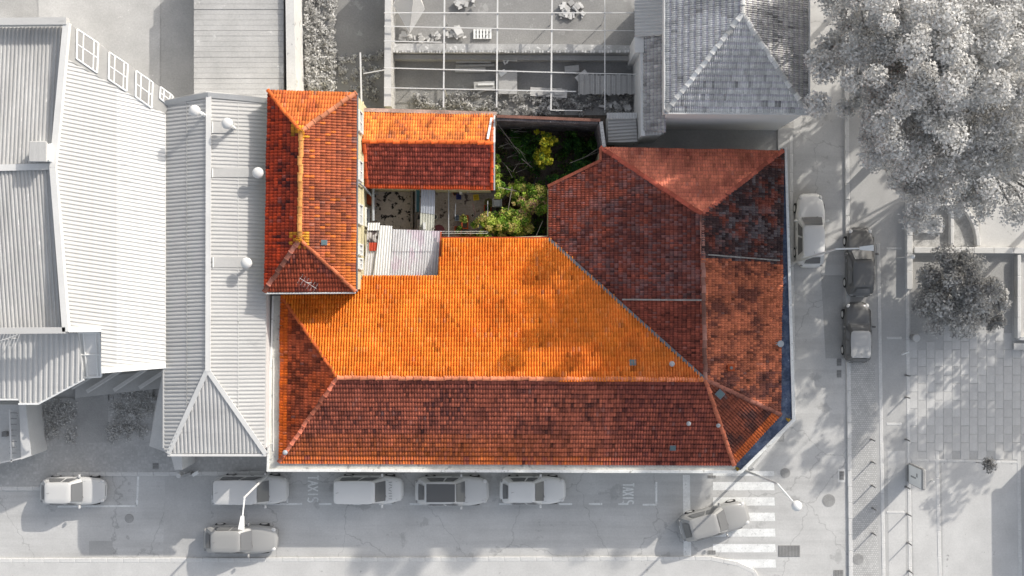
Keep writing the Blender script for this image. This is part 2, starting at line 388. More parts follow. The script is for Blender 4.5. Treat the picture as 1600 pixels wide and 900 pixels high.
# ------------------------------------------------------------------ corrugated sheets
def corr(name, parent, poly, anchors, ribs, m, pitch=.2, amp=.03, kind='sin', kid=None, dz=0.0):
    A = [P(*a) for a in anchors]; pl = plane3(*A); n = pl[1]; pl = (pl[0]+Vector((0, 0, dz)), n)
    r0 = hit(*ribs[0], pl); r1 = hit(*ribs[1], pl); v = (r1-r0).normalized(); u = v.cross(n).normalized(); O = r0
    pts = [hit(x, y, pl) for x, y in poly]; uv = [((q-O).dot(u), (q-O).dot(v)) for q in pts]
    us = [q[0] for q in uv]; lo, hi = min(us), max(us)
    prof = [(0, 0), (.25, 0), (.38, 1), (.75, 1), (.88, 0)] if kind == 'trap' else [(i/6, .5-.5*math.cos(2*math.pi*i/6)) for i in range(6)]
    S = []
    k = math.floor(lo/pitch)
    while k*pitch < hi:
        for f, h in prof:
            q = (k+f)*pitch
            if lo+.001 < q < hi-.001: S.append((q, h*amp))
        k += 1
    S = [(lo+.001, 0)]+S+[(hi-.001, 0)]
    mb = MB(); prev = None
    for q, h in S:
        ts = []
        for i in range(len(uv)):
            (x1, y1), (x2, y2) = uv[i], uv[(i+1) % len(uv)]
            if (x1 <= q) != (x2 <= q): ts.append(y1+(y2-y1)*(q-x1)/(x2-x1))
        if len(ts) < 2: continue
        a, b = min(ts), max(ts); p = O+u*q+n*h; mb.v.append(tuple(p+v*a)); mb.v.append(tuple(p+v*b))
        mb.v.append(tuple(p+v*a-n*.012)); mb.v.append(tuple(p+v*b-n*.012)); k = len(mb.v)-4
        if prev is not None:
            mb.f += [(prev, k, k+1, prev+1), (prev+2, prev, k, k+2), (prev+1, k+1, k+3, prev+3), (prev+3, k+3, k+2, prev+2)]
        prev = k
    if len(mb.v) < 8: return None
    if parent is None: return mb
    return mb.build(name, m, parent)

# ------------------------------------------------------------------ foliage
def leaves(parent, name, clumps, size, cols, n_, m=None, kind=None, flat=.4, asp=1.6):
    """clumps: (x,y,z,r) ; n_: leaves in all ; cols: list of linear colours"""
    cl = np.array(clumps); wgt = cl[:, 3]**2; wgt /= wgt.sum(); idx = RNG.choice(len(cl), n_, p=wgt)
    d = RNG.normal(size=(n_, 3)); d /= np.linalg.norm(d, axis=1)[:, None]; rr = RNG.random(n_)**.62*1.2
    C = cl[idx, :3]+d*(rr*cl[idx, 3])[:, None]*np.array([1, 1, .75])
    nrm = d*.6+RNG.normal(size=(n_, 3))*.45+np.array([0, 0, flat]); nrm /= np.linalg.norm(nrm, axis=1)[:, None]
    t = RNG.normal(size=(n_, 3)); a = np.cross(nrm, t); a /= np.linalg.norm(a, axis=1)[:, None]; b = np.cross(nrm, a)
    s = size*RNG.uniform(.6, 1.35, n_)[:, None]; a = a*s*asp*.5; b = b*s*.5
    V = np.stack([C-a, C-b+nrm*s*.15, C+a, C+b+nrm*s*.15], 1).reshape(-1, 3); F = np.arange(4*n_).reshape(-1, 4)
    base = np.array(cols); ci = RNG.integers(0, len(base), len(cl)); mixr = RNG.random(n_) < .3
    ck = np.where(mixr, RNG.integers(0, len(base), n_), ci[idx]); tint = base[ck]*RNG.uniform(.75, 1.25, n_)[:, None]
    return bigmesh(name, V, F, m or M_leaf, parent, kind, tint)
def tree(label, px, py, base_h, top_z, rad, cols, n_, size, nclump=60, group=None, cat='tree', name='broadleaf_tree', zlo=.45, squash=1, trunk_r=.22, rclump=.2, bark=None, off=(0, 0)):
    b = P(px, py, 0); t = place(name, label, cat, (b.x, b.y, 0), group)
    bark = bark or M_bark
    mb = MB(); z1 = base_h; lean = Vector((random.uniform(-.3, .3)+off[0], random.uniform(-.3, .3)+off[1], 0))
    p = Vector((b.x, b.y, -.02)); q = Vector((b.x, b.y, z1))+lean; mid = (p+q)/2+Vector((.06, .04, 0))
    mb.tube(p, mid, trunk_r*1.15, trunk_r*.85, 10); mb.tube(mid, q, trunk_r*.85, trunk_r*.65, 10); mb.build('trunk', bark, t)
    cl = []; cz = (top_z*zlo+top_z)/2; hz = top_z*(1-zlo)/2
    for k in range(nclump):
        a = random.uniform(0, 6.283); u = random.uniform(-1, 1); rr = random.random()**.4
        x = math.sqrt(1-u*u)*math.cos(a)*rr*rad*random.uniform(.8, 1.12); y = math.sqrt(1-u*u)*math.sin(a)*rr*rad*squash*random.uniform(.8, 1.12)
        cl.append((b.x+lean.x+x, b.y+lean.y+y, cz+u*rr*hz, rad*rclump*random.uniform(.7, 1.4)))
    lb = MB()
    for c in cl[::max(1, len(cl)//16)]:
        e = Vector(c[:3]); m1 = q.lerp(e, .5)+Vector((random.uniform(-.3, .3), random.uniform(-.3, .3), .3))
        lb.tube(q-Vector((0, 0, .3)), m1, trunk_r*.4, trunk_r*.25, 6); lb.tube(m1, e, trunk_r*.25, trunk_r*.08, 6)
    lb.build('limbs', bark, t)
    leaves(t, 'crown', cl, size, cols, n_); return t

# ================================================================== SETTING: ground, roads, pavements
gb = MB(); gb.quad((-400, -400, -.02), (400, -400, -.02), (400, 400, -.02), (-400, 400, -.02)); struct('ground', gb, M_ground)
def sheet(name, pts, z, m, parent=None):
    q = pxpoly(pts, 0); s = MB(); s.add([(p.x, p.y, z) for p in q], [tuple(range(len(q)-1, -1, -1))])
    if MB and s.v:
        a = sum(q[i].x*q[(i+1) % len(q)].y-q[(i+1) % len(q)].x*q[i].y for i in range(len(q)))
        if a > 0: s.f = [tuple(range(len(q)))]
    return s.build(name, m, parent, 'structure' if parent is None else None)
road = sheet('road', [(-900, 690), (1225, 690), (1225, -900), (1322, -900), (1325, 560), (1330, 1800), (1190, 1800), (1190, 905), (1176, 890), (1150, 878), (1110, 871), (-900, 877)], 0, M_asphalt)
def strip(name, pts, z0, z1, m, parent=None, kind='structure'):
    return MB().prism(pxpoly(pts), z0, z1).build(name, m, parent, kind if parent is None else None)
pave_s = strip('pavement', [(-900, 877), (1110, 871), (1150, 878), (1176, 890), (1190, 905), (1190, 1800), (-900, 1800)], -.01, .12, M_pave)
pave_e = strip('pavement', [(1322, -900), (2500, -900), (2500, 1800), (1331, 1800), (1326, 560)], -.01, .12, M_pave2)
pave_n = strip('pavement', [(-900, 625), (262, 625), (300, 700), (416, 700), (416, 728), (340, 741), (88, 741), (76, 765), (-900, 765)], -.01, .12, M_hex)
pave_b = strip('pavement', [(416, 690), (1170, 690), (1215, 640), (1215, 200), (1240, 200), (1241, 650), (1176, 732), (416, 734)], -.01, .115, M_pave2)
# kerb stones one by one along the kerbs
KM = {}
def kerb(parent, a, b, L=1.0, w=.26, h=.135, gap=.012):
    a = P(*a); b = P(*b); d = b-a; n = max(1, round(d.length/L)); s = d.length/n; ang = math.atan2(d.y, d.x)
    key = (round(s, 2), w, h)
    if key not in KM:
        x = MB().box((0, 0, h/2), (s-gap, w, h), bev=.02); me = bpy.data.meshes.new('kerb_stone'); me.from_pydata(x.v, [], x.f); me.materials.append(M_kerb); KM[key] = me
    for i in range(n):
        o = bpy.data.objects.new('kerb_stone', KM[key]); COL.objects.link(o); o.parent = parent
        q = a+d*((i+.5)/n); o.location = (q.x+random.uniform(-.006, .006), q.y+random.uniform(-.006, .006), random.uniform(-.004, .004)); o.rotation_euler = (0, 0, ang)
kerb(pave_s, (-30, 875.5), (1110, 872)); kerb(pave_s, (1110, 872), (1150, 880)); kerb(pave_s, (1150, 880), (1177, 892)); kerb(pave_s, (1177, 892), (1190, 915))
kerb(pave_e, (1321, -10), (1325, 560)); kerb(pave_e, (1325, 560), (1329, 910))
kerb(pave_n, (90, 741), (416, 739)); kerb(pave_n, (-20, 763), (76, 763)); kerb(pave_n, (76, 762), (90, 742))
kerb(pave_b, (421, 735), (1168, 733), 1.2, .2, .13); kerb(pave_b, (1176, 731), (1238, 655), 1.2, .2, .13); kerb(pave_b, (1240, 650), (1235, 212), 1.2, .2, .13)
# inlaid bands and paving fields of the square on the east side
zE = .124
def inlay(name, pts, m, z=zE, parent=None): return sheet(name, pts, z, m, parent or pave_e)
inlay('cobble_field', [(1328, 566), (1366, 566), (1372, 900), (1378, 1200), (1334, 1200)], M_cobble)
inlay('cobble_field', [(1328, -100), (1366, -100), (1366, 350), (1328, 350)], M_pave2)
for a, b in (((1371, 380), (1385, 1200)), ((1411, -100), (1424, 1200)), ((1463, 705), (1474, 1200)), ((1590, 705), (1598, 1200))):
    kerb(pave_e, a, b, 1.6, .22, .142)
inlay('paved_field', [(1382, 350), (1408, 350), (1410, 700), (1384, 700)], M_pave2)
inlay('paved_field', [(1386, 704), (1413, 704), (1416, 1100), (1390, 1100)], M_pave)
inlay('paved_field', [(1423, 706), (1462, 706), (1468, 1100), (1430, 1100)], M_pave)
inlay('paved_field', [(1470, 722), (1588, 722), (1594, 1100), (1476, 1100)], M_pave)
for a, b in (((1384, 662), (1408, 662)), ((1384, 800), (1412, 800)), ((1384, 388), (1408, 388)), ((1384, 528), (1408, 528)), ((1422, 718), (1590, 722))): kerb(pave_e, a, b, 1.2, .16, .140)
# big slabs of the square laid one by one
slabm = []
for k in range(4):
    x = MB().box((0, 0, 0), (.515, 1.02, .05), bev=.012); me = bpy.data.meshes.new('paving_slab'); me.from_pydata(x.v, [], x.f)
    me.materials.append(mat('slab_tone_%d' % k, G(.54+.014*k), var=.08, scale=2)); slabm.append(me)
cnt = 0
for i in range(15):
    for j in range(10):
        px = 1426+i*13.4+(13.4/2 if False else 0); py = 520+j*26.4+(13 if i % 2 else 0)
        if px > 1602 or py > 706 or (px < 1470 and py < 540) or cnt >= 260: continue
        q = P(px, py); o = bpy.data.objects.new('paving_slab', random.choice(slabm)); COL.objects.link(o); o.parent = pave_e
        o.location = (q.x, q.y, .115+random.uniform(-.003, .003)); cnt += 1
for i in range(2):
    for j in range(16):
        q = P(1391+i*13.4, 545+j*26.4*.36*2.77/2); 
# painted markings
def mark(pts, z=.006): return sheet('road_marking', pts, z, M_paint, road)
def line(a, b, w=.12, z=.006):
    A = P(*a); B = P(*b); d = (B-A).normalized(); s = Vector((-d.y, d.x, 0))*w/2
    m = MB(); m.add([(q.x, q.y, z) for q in (A+s, A-s, B-s, B+s)], [(0, 1, 2, 3)])
    return m.build('road_marking', M_paint, road)
for y0, y1 in ((736, 743.5), (753, 766), (777, 790), (801, 814), (826, 838.5), (850, 863), (874, 887)):
    mark([(1114, y0), (1209+(y0-740)*.02, y0), (1210+(y0-740)*.02, y1), (1114, y1)])
mark([(1067, 742), (1078, 742), (1080, 869), (1068, 869)])
line((216, 742), (214, 791)); line((214, 790.5), (90, 791.5))
line((332, 774), (332, 788)); line((332, 787.5), (402, 787.5)); line((405, 787.5), (472, 787.5)); line((449, 748), (449, 787))
line((498, 787.5), (518, 787.5)); line((545, 787.5), (566, 787.5)); line((592, 787.5), (612, 787.5)); line((640, 787.5), (660, 787.5)); line((690, 787.5), (710, 787.5)); line((780, 787.5), (800, 787.5)); line((873, 787.5), (894, 787.5)); line((920, 787.5), (941, 787.5))
line((966, 787.5), (982, 787.5)); line((1004, 788.5), (1026, 788.5)); line((1025.5, 753), (1025.5, 788))
# the word TAXIS painted in the bay, letters reading down the picture, tops to the right
STR = {'T': [((0, 1), (1, 1)), ((.5, 0), (.5, 1))], 'A': [((0, 0), (.5, 1)), ((.5, 1), (1, 0)), ((.22, .4), (.78, .4))], 'X': [((0, 0), (1, 1)), ((0, 1), (1, 0))], 'I': [((.5, 0), (.5, 1))],
       'S': [((1, .92), (.25, 1)), ((.25, 1), (0, .75)), ((0, .75), (.2, .55)), ((.2, .55), (.8, .45)), ((.8, .45), (1, .25)), ((1, .25), (.75, 0)), ((.75, 0), (0, .08))]}
def word(px, py, wid, hgt, step, z=.0065):
    m = MB()
    for k, ch in enumerate('TAXIS'):
        for (a, b) in STR[ch]:
            f = lambda q: P(px+q[1]*wid, py+k*step+q[0]*hgt)
            A = f(a); B = f(b); d = (B-A).normalized(); s = Vector((-d.y, d.x, 0))*.045
            m.add([(q.x, q.y, z) for q in (A+s, A-s, B-s, B+s)], [(0, 1, 2, 3)]); z += .00002
    return m.build('painted_word', M_paint, road)
word(481, 743, 16, 7, 8.6); word(973, 755, 17, 5.5, 6.8)
# asphalt repairs, dark covers and drains
sheet('asphalt_patch', [(139, 845), (176, 845), (176, 868), (139, 868)], .004, M_asph2, road)
sheet('asphalt_patch', [(258, 742), (330, 742), (330, 870), (255, 870)], .004, mat('asphalt_new', G(.50), var=.1), road)
sheet('asphalt_patch', [(1283, 430), (1318, 430), (1318, 560), (1290, 560)], .004, mat('asphalt_new2', G(.41), var=.1), road)
def cover(label, px, py, r, z=.004, m=None):
    c = P(px, py); t = place('manhole_cover', label, 'manhole cover', (c.x, c.y, z), 'round manhole covers')
    MB().tube((c.x, c.y, z), (c.x, c.y, z+.012), r, n=28).build('frame', M_mid, t)
    MB().tube((c.x, c.y, z+.003), (c.x, c.y, z+.018), r*.86, n=28).build('lid', m or M_mid, t)
    k = MB()
    for a in range(-3, 4): k.box((c.x+a*r*.22, c.y, z+.021), (r*.06, r*1.4*math.sqrt(1-(a*.22)**2), .006))
    k.build('ribs', M_mid, t)
cover('round dark manhole cover between crosswalk and building corner', 1227, 739, .31)
cover('larger round manhole cover right of the globe street lamp', 1295, 782, .40)
cover('round manhole cover in the cobbled strip by the kerb', 1340, 873, .34, .126)
cover('faint round manhole cover below the parking bay left of the road', 202, 810, .28, .004, M_asph2)
def drain(label, px, py, w, h, rot=0, z=.004, pale=False):
    c = P(px, py); t = place('drain_grate', label, 'drain', (c.x, c.y, z), 'street drain grates')
    if pale: MB().box((c.x, c.y, z+.004), (w+.18, h+.3, .008)).build('surround', M_kerb, t)
    MB().box((c.x, c.y, z+.010), (w, h, .012)).build('tray', M_dark, t)
    n = max(3, int(max(w, h)/.09)); k = MB()
    for i in range(n):
        f = (i+.5)/n-.5
        if w > h: k.box((c.x+f*w, c.y, z+.02), (.04, h*.96, .012))
        else: k.box((c.x, c.y+f*h, z+.02), (w*.96, .04, .012))
    k.build('bars', M_mid, t)
drain('pale framed street drain against the cobbled kerb', 1315, 743, .28, .55, pale=True)
drain('wide double drain grate below the crosswalk right end', 1233, 861, 1.35, .70)
drain('square drain grate at the bottom edge of the road', 1310, 897, .6, .5)
drain('small drain grate at top of the stop line', 1112, 745, .5, .16)
drain('small drain grate at the bottom kerb beside the crosswalk', 1112, 863, .48, .24)
drain('upper of two small drains by the dark pale-roofed car', 1311, 566, .28, .45)
drain('lower of two small drains by the dark pale-roofed car', 1311, 584, .28, .45)
drain('dark square cover in the hexagonal pavement', 244, 728, .36, .36, z=.124)

# ================================================================== THE TILED BUILDINGS
def pal(*cs): return [np.array(lin(c)) for c in cs]
def C_(c, k=1.0): return np.array(lin(c))*k
def col_north(px, py, r, J):          # clean new orange tiles
    a = C_((242, 144, 52)); b = C_((222, 120, 42)); c = C_((246, 162, 84))
    t = fbm(px, py, 40); o = mixc(np.tile(a, (len(px), 1)), np.tile(b, (len(px), 1)), (t-.35)*2.2+(r[:, 0]-.5)*.7)
    o = mixc(o, np.tile(c, (len(px), 1)), (r[:, 1] > .9)*.4)
    o = mixc(o, np.tile(C_((190, 110, 84)), (len(px), 1)), np.clip((px-820)/260, 0, 1)*.35*(fbm(px, py, 60)*1.6) )
    return o*(.88+.12*r[:, 2:3])
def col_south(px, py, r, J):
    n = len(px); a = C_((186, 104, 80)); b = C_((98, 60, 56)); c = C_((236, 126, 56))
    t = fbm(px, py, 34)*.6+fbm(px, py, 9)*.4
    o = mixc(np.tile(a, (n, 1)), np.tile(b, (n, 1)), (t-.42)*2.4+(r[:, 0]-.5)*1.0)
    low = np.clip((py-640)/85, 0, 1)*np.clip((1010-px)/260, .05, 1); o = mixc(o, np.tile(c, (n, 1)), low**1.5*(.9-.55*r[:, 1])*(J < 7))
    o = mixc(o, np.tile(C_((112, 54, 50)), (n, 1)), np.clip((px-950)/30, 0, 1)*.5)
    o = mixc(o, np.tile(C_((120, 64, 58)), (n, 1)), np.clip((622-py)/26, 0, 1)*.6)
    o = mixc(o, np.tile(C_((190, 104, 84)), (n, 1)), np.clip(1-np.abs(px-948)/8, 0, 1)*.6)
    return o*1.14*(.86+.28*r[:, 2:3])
def col_west(px, py, r, J):
    n = len(px); a = C_((190, 92, 58)); b = C_((60, 32, 30)); c = C_((232, 112, 36)); d = C_((206, 88, 30))
    o = mixc(np.tile(a, (n, 1)), np.tile(d, (n, 1)), (fbm(px, py, 30)-.4)*2)
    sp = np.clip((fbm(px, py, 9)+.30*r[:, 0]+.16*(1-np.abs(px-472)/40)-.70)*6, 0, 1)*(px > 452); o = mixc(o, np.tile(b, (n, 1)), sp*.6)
    o = mixc(o, np.tile(c, (n, 1)), (px < 452)*(.4+.6*r[:, 1])); return o*(.86+.28*r[:, 2:3])
def col_ew_west(px, py, r, J):        # old purple-brown slope, redder below the seam
    n = len(px); a = C_((138, 76, 64)); b = C_((92, 58, 56)); c = C_((186, 98, 74)); g = C_((140, 122, 122))
    t = fbm(px, py, 24)*.6+r[:, 0]*.4
    o = mixc(np.tile(a, (n, 1)), np.tile(b, (n, 1)), (t-.38)*2.4)
    k = (fbm(px, py, 18)+(1-np.clip((px-857)/130, 0, 1))*.35+np.clip((330-py)/200, 0, .15)+r[:, 1]*.25); o = mixc(o, np.tile(c, (n, 1)), np.clip((k-.74)*2.4, 0, .6))
    o = mixc(o, np.tile(g, (n, 1)), np.clip((fbm(px+90, py, 12)+.45*r[:, 2]-.74)*2.4, 0, .34))
    red = mixc(np.tile(C_((164, 86, 68)), (n, 1)), np.tile(C_((116, 62, 52)), (n, 1)), r[:, 0])
    o = mixc(o, red, (py > 470)*1.0); return o*(.88+.24*r[:, 1:2])
def col_ew_north(px, py, r, J):
    n = len(px); a = C_((234, 142, 112)); b = C_((190, 110, 90)); o = mixc(np.tile(a, (n, 1)), np.tile(b, (n, 1)), (fbm(px, py, 20)-.38)*2.2+np.clip((262-py)/34, 0, 1)*.6*r[:, 1])
    return o*(.88+.24*r[:, 2:3])
def col_ew_east(px, py, r, J):
    n = len(px); a = C_((206, 122, 88)); b = C_((120, 72, 60)); o = mixc(np.tile(a, (n, 1)), np.tile(b, (n, 1)), (fbm(px, py, 20)-.36)*3+(r[:, 0]-.5)*.8)
    dk = mixc(np.tile(C_((88, 66, 64)), (n, 1)), np.tile(C_((62, 50, 52)), (n, 1)), r[:, 0]); dk = mixc(dk, np.tile(C_((140, 134, 136)), (n, 1)), np.clip((fbm(px, py, 9)+r[:, 1]*.22-.60)*2.4, 0, .5))
    dk = mixc(dk, np.tile(C_((160, 82, 62)), (n, 1)), np.clip((fbm(px+40, py, 15)+.2*r[:, 2]-.62)*3, 0, .55))
    o = mixc(o, dk, (py < 403+(px-1105)*.08)*1.0)
    o = mixc(o, np.tile(C_((90, 62, 62)), (n, 1)), (py > 560)*(fbm(px, py, 22) > .5)*.6)
    return o*(.86+.28*r[:, 2:3])
def col_se(px, py, r, J):
    n = len(px); o = mixc(np.tile(C_((134, 74, 56)), (n, 1)), np.tile(C_((84, 56, 52)), (n, 1)), (fbm(px, py, 18)-.4)*3); o = mixc(o, np.tile(C_((236, 122, 58)), (n, 1)), (J < 2)*.6); return o*(.85+.3*r[:, 2:3])
def col_lb(kind):
    def f(px, py, r, J):
        n = len(px)
        if kind == 'N': a, b, c = (204, 108, 58), (170, 90, 56), (222, 128, 62)
        elif kind == 'E': a, b, c = (166, 90, 60), (128, 72, 54), (208, 116, 50)
        elif kind == 'W': a, b, c = (172, 66, 42), (78, 36, 36), (214, 76, 38)
        else: a, b, c = (168, 88, 70), (96, 56, 54), (204, 96, 58)
        a, b, c = C_(a), C_(b), C_(c); t = fbm(px, py, 22)*.6+r[:, 0]*.4
        o = mixc(np.tile(a, (n, 1)), np.tile(b, (n, 1)), (t-.45)*3.5)
        k = fbm(px, py, 30)
        if kind == 'E': o = mixc(o, np.tile(c, (n, 1)), np.clip((px-515)/30, 0, 1)*np.clip((py-320)/40, 0, 1)*(k > .42)*.8+(r[:, 1] > .93)*.7)
        elif kind == 'W': o = mixc(o, np.tile(c, (n, 1)), ((px < 440)*.6+(py > 330)*.35)*r[:, 1]*1.2)
        else: o = mixc(o, np.tile(c, (n, 1)), (k > .5)*.5)
        ye = C_((206, 150, 40)); dd = np.minimum(np.hypot(px-470, py-205), np.hypot(px-468, py-375)); o = mixc(o, np.tile(ye, (n, 1)), (dd < 16)*(r[:, 2] > .35)*.7)
        return o*(.86+.28*r[:, 2:3])
    return f
ZE, ZR, ZN = 3.9, 5.75, 3.3
house = place('tiled_house', 'large L-shaped house with orange and dark red clay tile roofs', 'house', P(800, 560))
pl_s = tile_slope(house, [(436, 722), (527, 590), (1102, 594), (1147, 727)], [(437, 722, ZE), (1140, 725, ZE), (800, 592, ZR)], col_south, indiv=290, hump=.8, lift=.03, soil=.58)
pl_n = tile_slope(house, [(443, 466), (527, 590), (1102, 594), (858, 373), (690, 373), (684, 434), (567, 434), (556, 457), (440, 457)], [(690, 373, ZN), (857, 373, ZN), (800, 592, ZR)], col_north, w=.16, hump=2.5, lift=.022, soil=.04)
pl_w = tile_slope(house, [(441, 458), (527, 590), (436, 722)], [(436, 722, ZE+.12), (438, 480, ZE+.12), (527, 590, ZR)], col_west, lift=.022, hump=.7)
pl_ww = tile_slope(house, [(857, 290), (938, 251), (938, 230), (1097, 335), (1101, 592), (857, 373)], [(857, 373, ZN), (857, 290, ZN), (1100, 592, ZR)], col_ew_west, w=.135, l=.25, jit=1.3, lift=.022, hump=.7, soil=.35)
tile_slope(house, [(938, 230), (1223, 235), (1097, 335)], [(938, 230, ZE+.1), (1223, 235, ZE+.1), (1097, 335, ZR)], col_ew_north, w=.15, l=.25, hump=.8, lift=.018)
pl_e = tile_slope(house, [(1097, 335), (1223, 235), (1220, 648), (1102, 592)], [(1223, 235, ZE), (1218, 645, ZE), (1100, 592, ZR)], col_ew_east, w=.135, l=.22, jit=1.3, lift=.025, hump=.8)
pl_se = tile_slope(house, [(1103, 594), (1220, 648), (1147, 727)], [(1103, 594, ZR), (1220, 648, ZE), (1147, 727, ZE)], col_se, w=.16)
A_ = P(527, 590, ZR); B_ = P(1102, 593, ZR); Rn = P(1097, 335, ZR)
ridge(house, A_, B_, lin((224, 140, 104))); ridge(house, B_, Rn, lin((150, 108, 96)), vary=.4)
ridge(house, P(436, 722, ZE+.05), A_, lin((206, 122, 96)), vary=.5, r=.12); ridge(house, hit(443, 466, pl_n), A_, lin((210, 104, 56)), r=.1)
ridge(house, P(938, 230, ZE+.2), Rn, lin((178, 92, 74))); ridge(house, P(1223, 235, ZE+.02), Rn, lin((180, 100, 82)))
ridge(house, P(1220, 648, ZE+.02), B_, lin((150, 98, 84))); ridge(house, P(1147, 727, ZE+.02), B_, lin((190, 112, 86)))
# valley gutter between the two wings, mortar seams and flashings
def bar(parent, name, a, b, w, h, m):
    a = Vector(a); b = Vector(b); d = (b-a).normalized(); s = d.cross(Vector((0, 0, 1))).normalized()*w/2; u = s.cross(d).normalized()*h/2
    if u.z < 0: u = -u
    vs = [p+x*s+y*u for p in (a, b) for x, y in ((-1, -1), (1, -1), (1, 1), (-1, 1))]
    return MB().add(vs, [(0, 1, 2, 3), (7, 6, 5, 4), (0, 4, 5, 1), (1, 5, 6, 2), (2, 6, 7, 3), (3, 7, 4, 0)]).build(name, m, parent)
bar(house, 'valley_gutter', hit(857, 373, pl_n)+Vector((0, 0, .10)), hit(1099, 590, pl_n)+Vector((0, 0, .08)), .17, .06, M_lead)
bar(house, 'verge', hit(856, 291, pl_ww)+Vector((0, 0, .05)), hit(938, 251, pl_ww)+Vector((0, 0, .05)), .17, .10, mat('verge_clay', lin((150, 84, 66)), var=.35, scale=4)); bar(house, 'verge', hit(938, 251, pl_ww)+Vector((0, 0, .05)), hit(938, 231, pl_ww)+Vector((0, 0, .05)), .15, .10, MATS['verge_clay'])
bar(house, 'mortar_seam', hit(972, 468, pl_ww)+Vector((0, 0, .08)), hit(1099, 469, pl_ww)+Vector((0, 0, .08)), .09, .05, mat('seam_mortar', (.30, .28, .26), var=.3, scale=5))
bar(house, 'mortar_seam', hit(1106, 398, pl_e)+Vector((0, 0, .08)), hit(1218, 407, pl_e)+Vector((0, 0, .08)), .08, .05, MATS['seam_mortar'])
bar(house, 'eaves_flashing', P(690, 371.5, ZN-.05), P(857, 371.5, ZN-.05), .1, .06, M_terra)
# cornice: pale plaster ledge that projects past the eaves on the street sides
def cornice(pts_in, pts_out, z, name='cornice', m=None, h=.22):
    for i in range(len(pts_in)-1):
        q = [P(*pts_in[i], z), P(*pts_in[i+1], z), P(*pts_out[i+1], z), P(*pts_out[i], z)]
        MB().prism(q, z-h, z).build(name, m or M_cornice, house)
cin = [(441, 462), (437, 720), (1145, 725), (1219, 648), (1221, 232)]
cout = [(428, 462), (419, 734), (1158, 736.5), (1240, 656), (1227, 232)]
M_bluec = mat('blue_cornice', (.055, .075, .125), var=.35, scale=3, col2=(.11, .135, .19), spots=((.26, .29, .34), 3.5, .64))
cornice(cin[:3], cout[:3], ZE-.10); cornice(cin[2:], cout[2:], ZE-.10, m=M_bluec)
cin2 = [(428, 462), (420, 733), (1157, 735), (1238, 655), (1226, 232)]; cout2 = [(425, 462), (416.5, 737), (1159.5, 739.5), (1243, 657), (1229.5, 230)]
cornice(cin2, cout2, ZE-.02, 'cornice_lip', mat('stained_lip', (.78, .78, .75), var=.12, scale=5, spots=((.5, .49, .46), 3.5, .62)), .16)
def wall(parent, pts, z0, z1, th, m, name='wall', close=False):
    pts = [Vector((p[0], p[1], 0)) for p in pts]; n = len(pts)
    mb = MB()
    for i in range(n if close else n-1):
        a, b = pts[i], pts[(i+1) % n]; d = (b-a).normalized(); s = Vector((-d.y, d.x, 0))*th/2
        mb.prism([a+s, b+s, b-s, a-s], z0, z1)
    return mb.build(name, m, parent)
def gp(px, py, z): q = P(px, py, z); return (q.x, q.y)
for seg in ([(434, 466), (433, 724), (1144, 727), (1222, 648), (1222, 240), (942, 236), (940, 254), (861, 294), (861, 371), (697, 377), (694, 440)],):
    for i in range(len(seg)-1):
        wall(house, [gp(*seg[i], ZE), gp(*seg[i+1], ZE)], 0, ZN-.25 if i > 4 else ZE-.33, .3, M_plaster if i > 4 else M_cornice)
# conduit on the west ledge
MB().tube(P(427.5, 560, ZE-.07), P(427, 704, ZE-.07), .035).build('conduit', M_white, house)
MB().tube(P(427, 692, ZE-.07), P(420, 695, ZE-.07), .03).build('conduit', M_white, house)
# roof fittings
def vent(label, px, py, pl, r=.11, m=None):
    q = hit(px, py, pl); t = place('roof_vent', label, 'roof vent', (q.x, q.y, q.z))
    MB().tube(q, q+Vector((0, 0, .32)), r*.7, n=12).build('pipe', M_pipe, t); MB().tube(q+Vector((0, 0, .3)), q+Vector((0, 0, .42)), r*1.25, r*.5, 12).build('cap', m or M_pipe, t)
vent('small round metal vent on the orange slope by the valley', 1049, 568, pl_n, .13)
vent('small metal vent low on the dark red slope', 1075, 661, pl_s); vent('grey metal vent beside the corner hip ridge', 1121, 664, pl_s, .1)
vent('small metal cap at the bottom left corner of the red roof', 447, 706, pl_s, .12)
def glasstile(parent, px, py, pl, w, h):
    q = hit(px, py, pl)+pl[1]*.085; n = pl[1]; u = Vector((0, 0, 1)).cross(n).normalized(); v = n.cross(u)
    f = MB(); g = MB()
    for (mb, a, e) in ((f, 1.0, 0), (g, .78, .012)):
        c = [q+u*x*w/2*a+v*y*h/2*a+n*e for x, y in ((-1, -1), (1, -1), (1, 1), (-1, 1))]; c2 = [p+n*.02 for p in c]
        mb.add(c+c2, [(4, 5, 6, 7), (0, 1, 5, 4), (1, 2, 6, 5), (2, 3, 7, 6), (3, 0, 4, 7)])
    o = f.build('skylight_frame', M_lead, parent); o['_w'] = parent['_w']; g.build('pane', M_tglass, o)
glasstile(house, 988, 567, pl_n, .42, .36); glasstile(house, 1051, 699, pl_s, .36, .34); glasstile(house, 1124, 615, pl_se, .44, .52)
def chimney(label, px, py, pl, w=.4, h=.5):
    q = hit(px, py, pl); t = place('chimney', label, 'chimney', (q.x, q.y, q.z))
    MB().box((q.x, q.y, q.z+h/2-.1), (w, w, h+.2)).build('stack', M_terra, t); MB().box((q.x, q.y, q.z+h+.03), (w+.1, w+.1, .06)).build('capstone', M_terra, t); MB().tube((q.x, q.y, q.z+h+.04), (q.x, q.y, q.z+h+.13), .09, n=12).build('pot', M_dark, t)
chimney('small clay chimney on the dappled east slope', 1141, 574, pl_e, .3, .3)
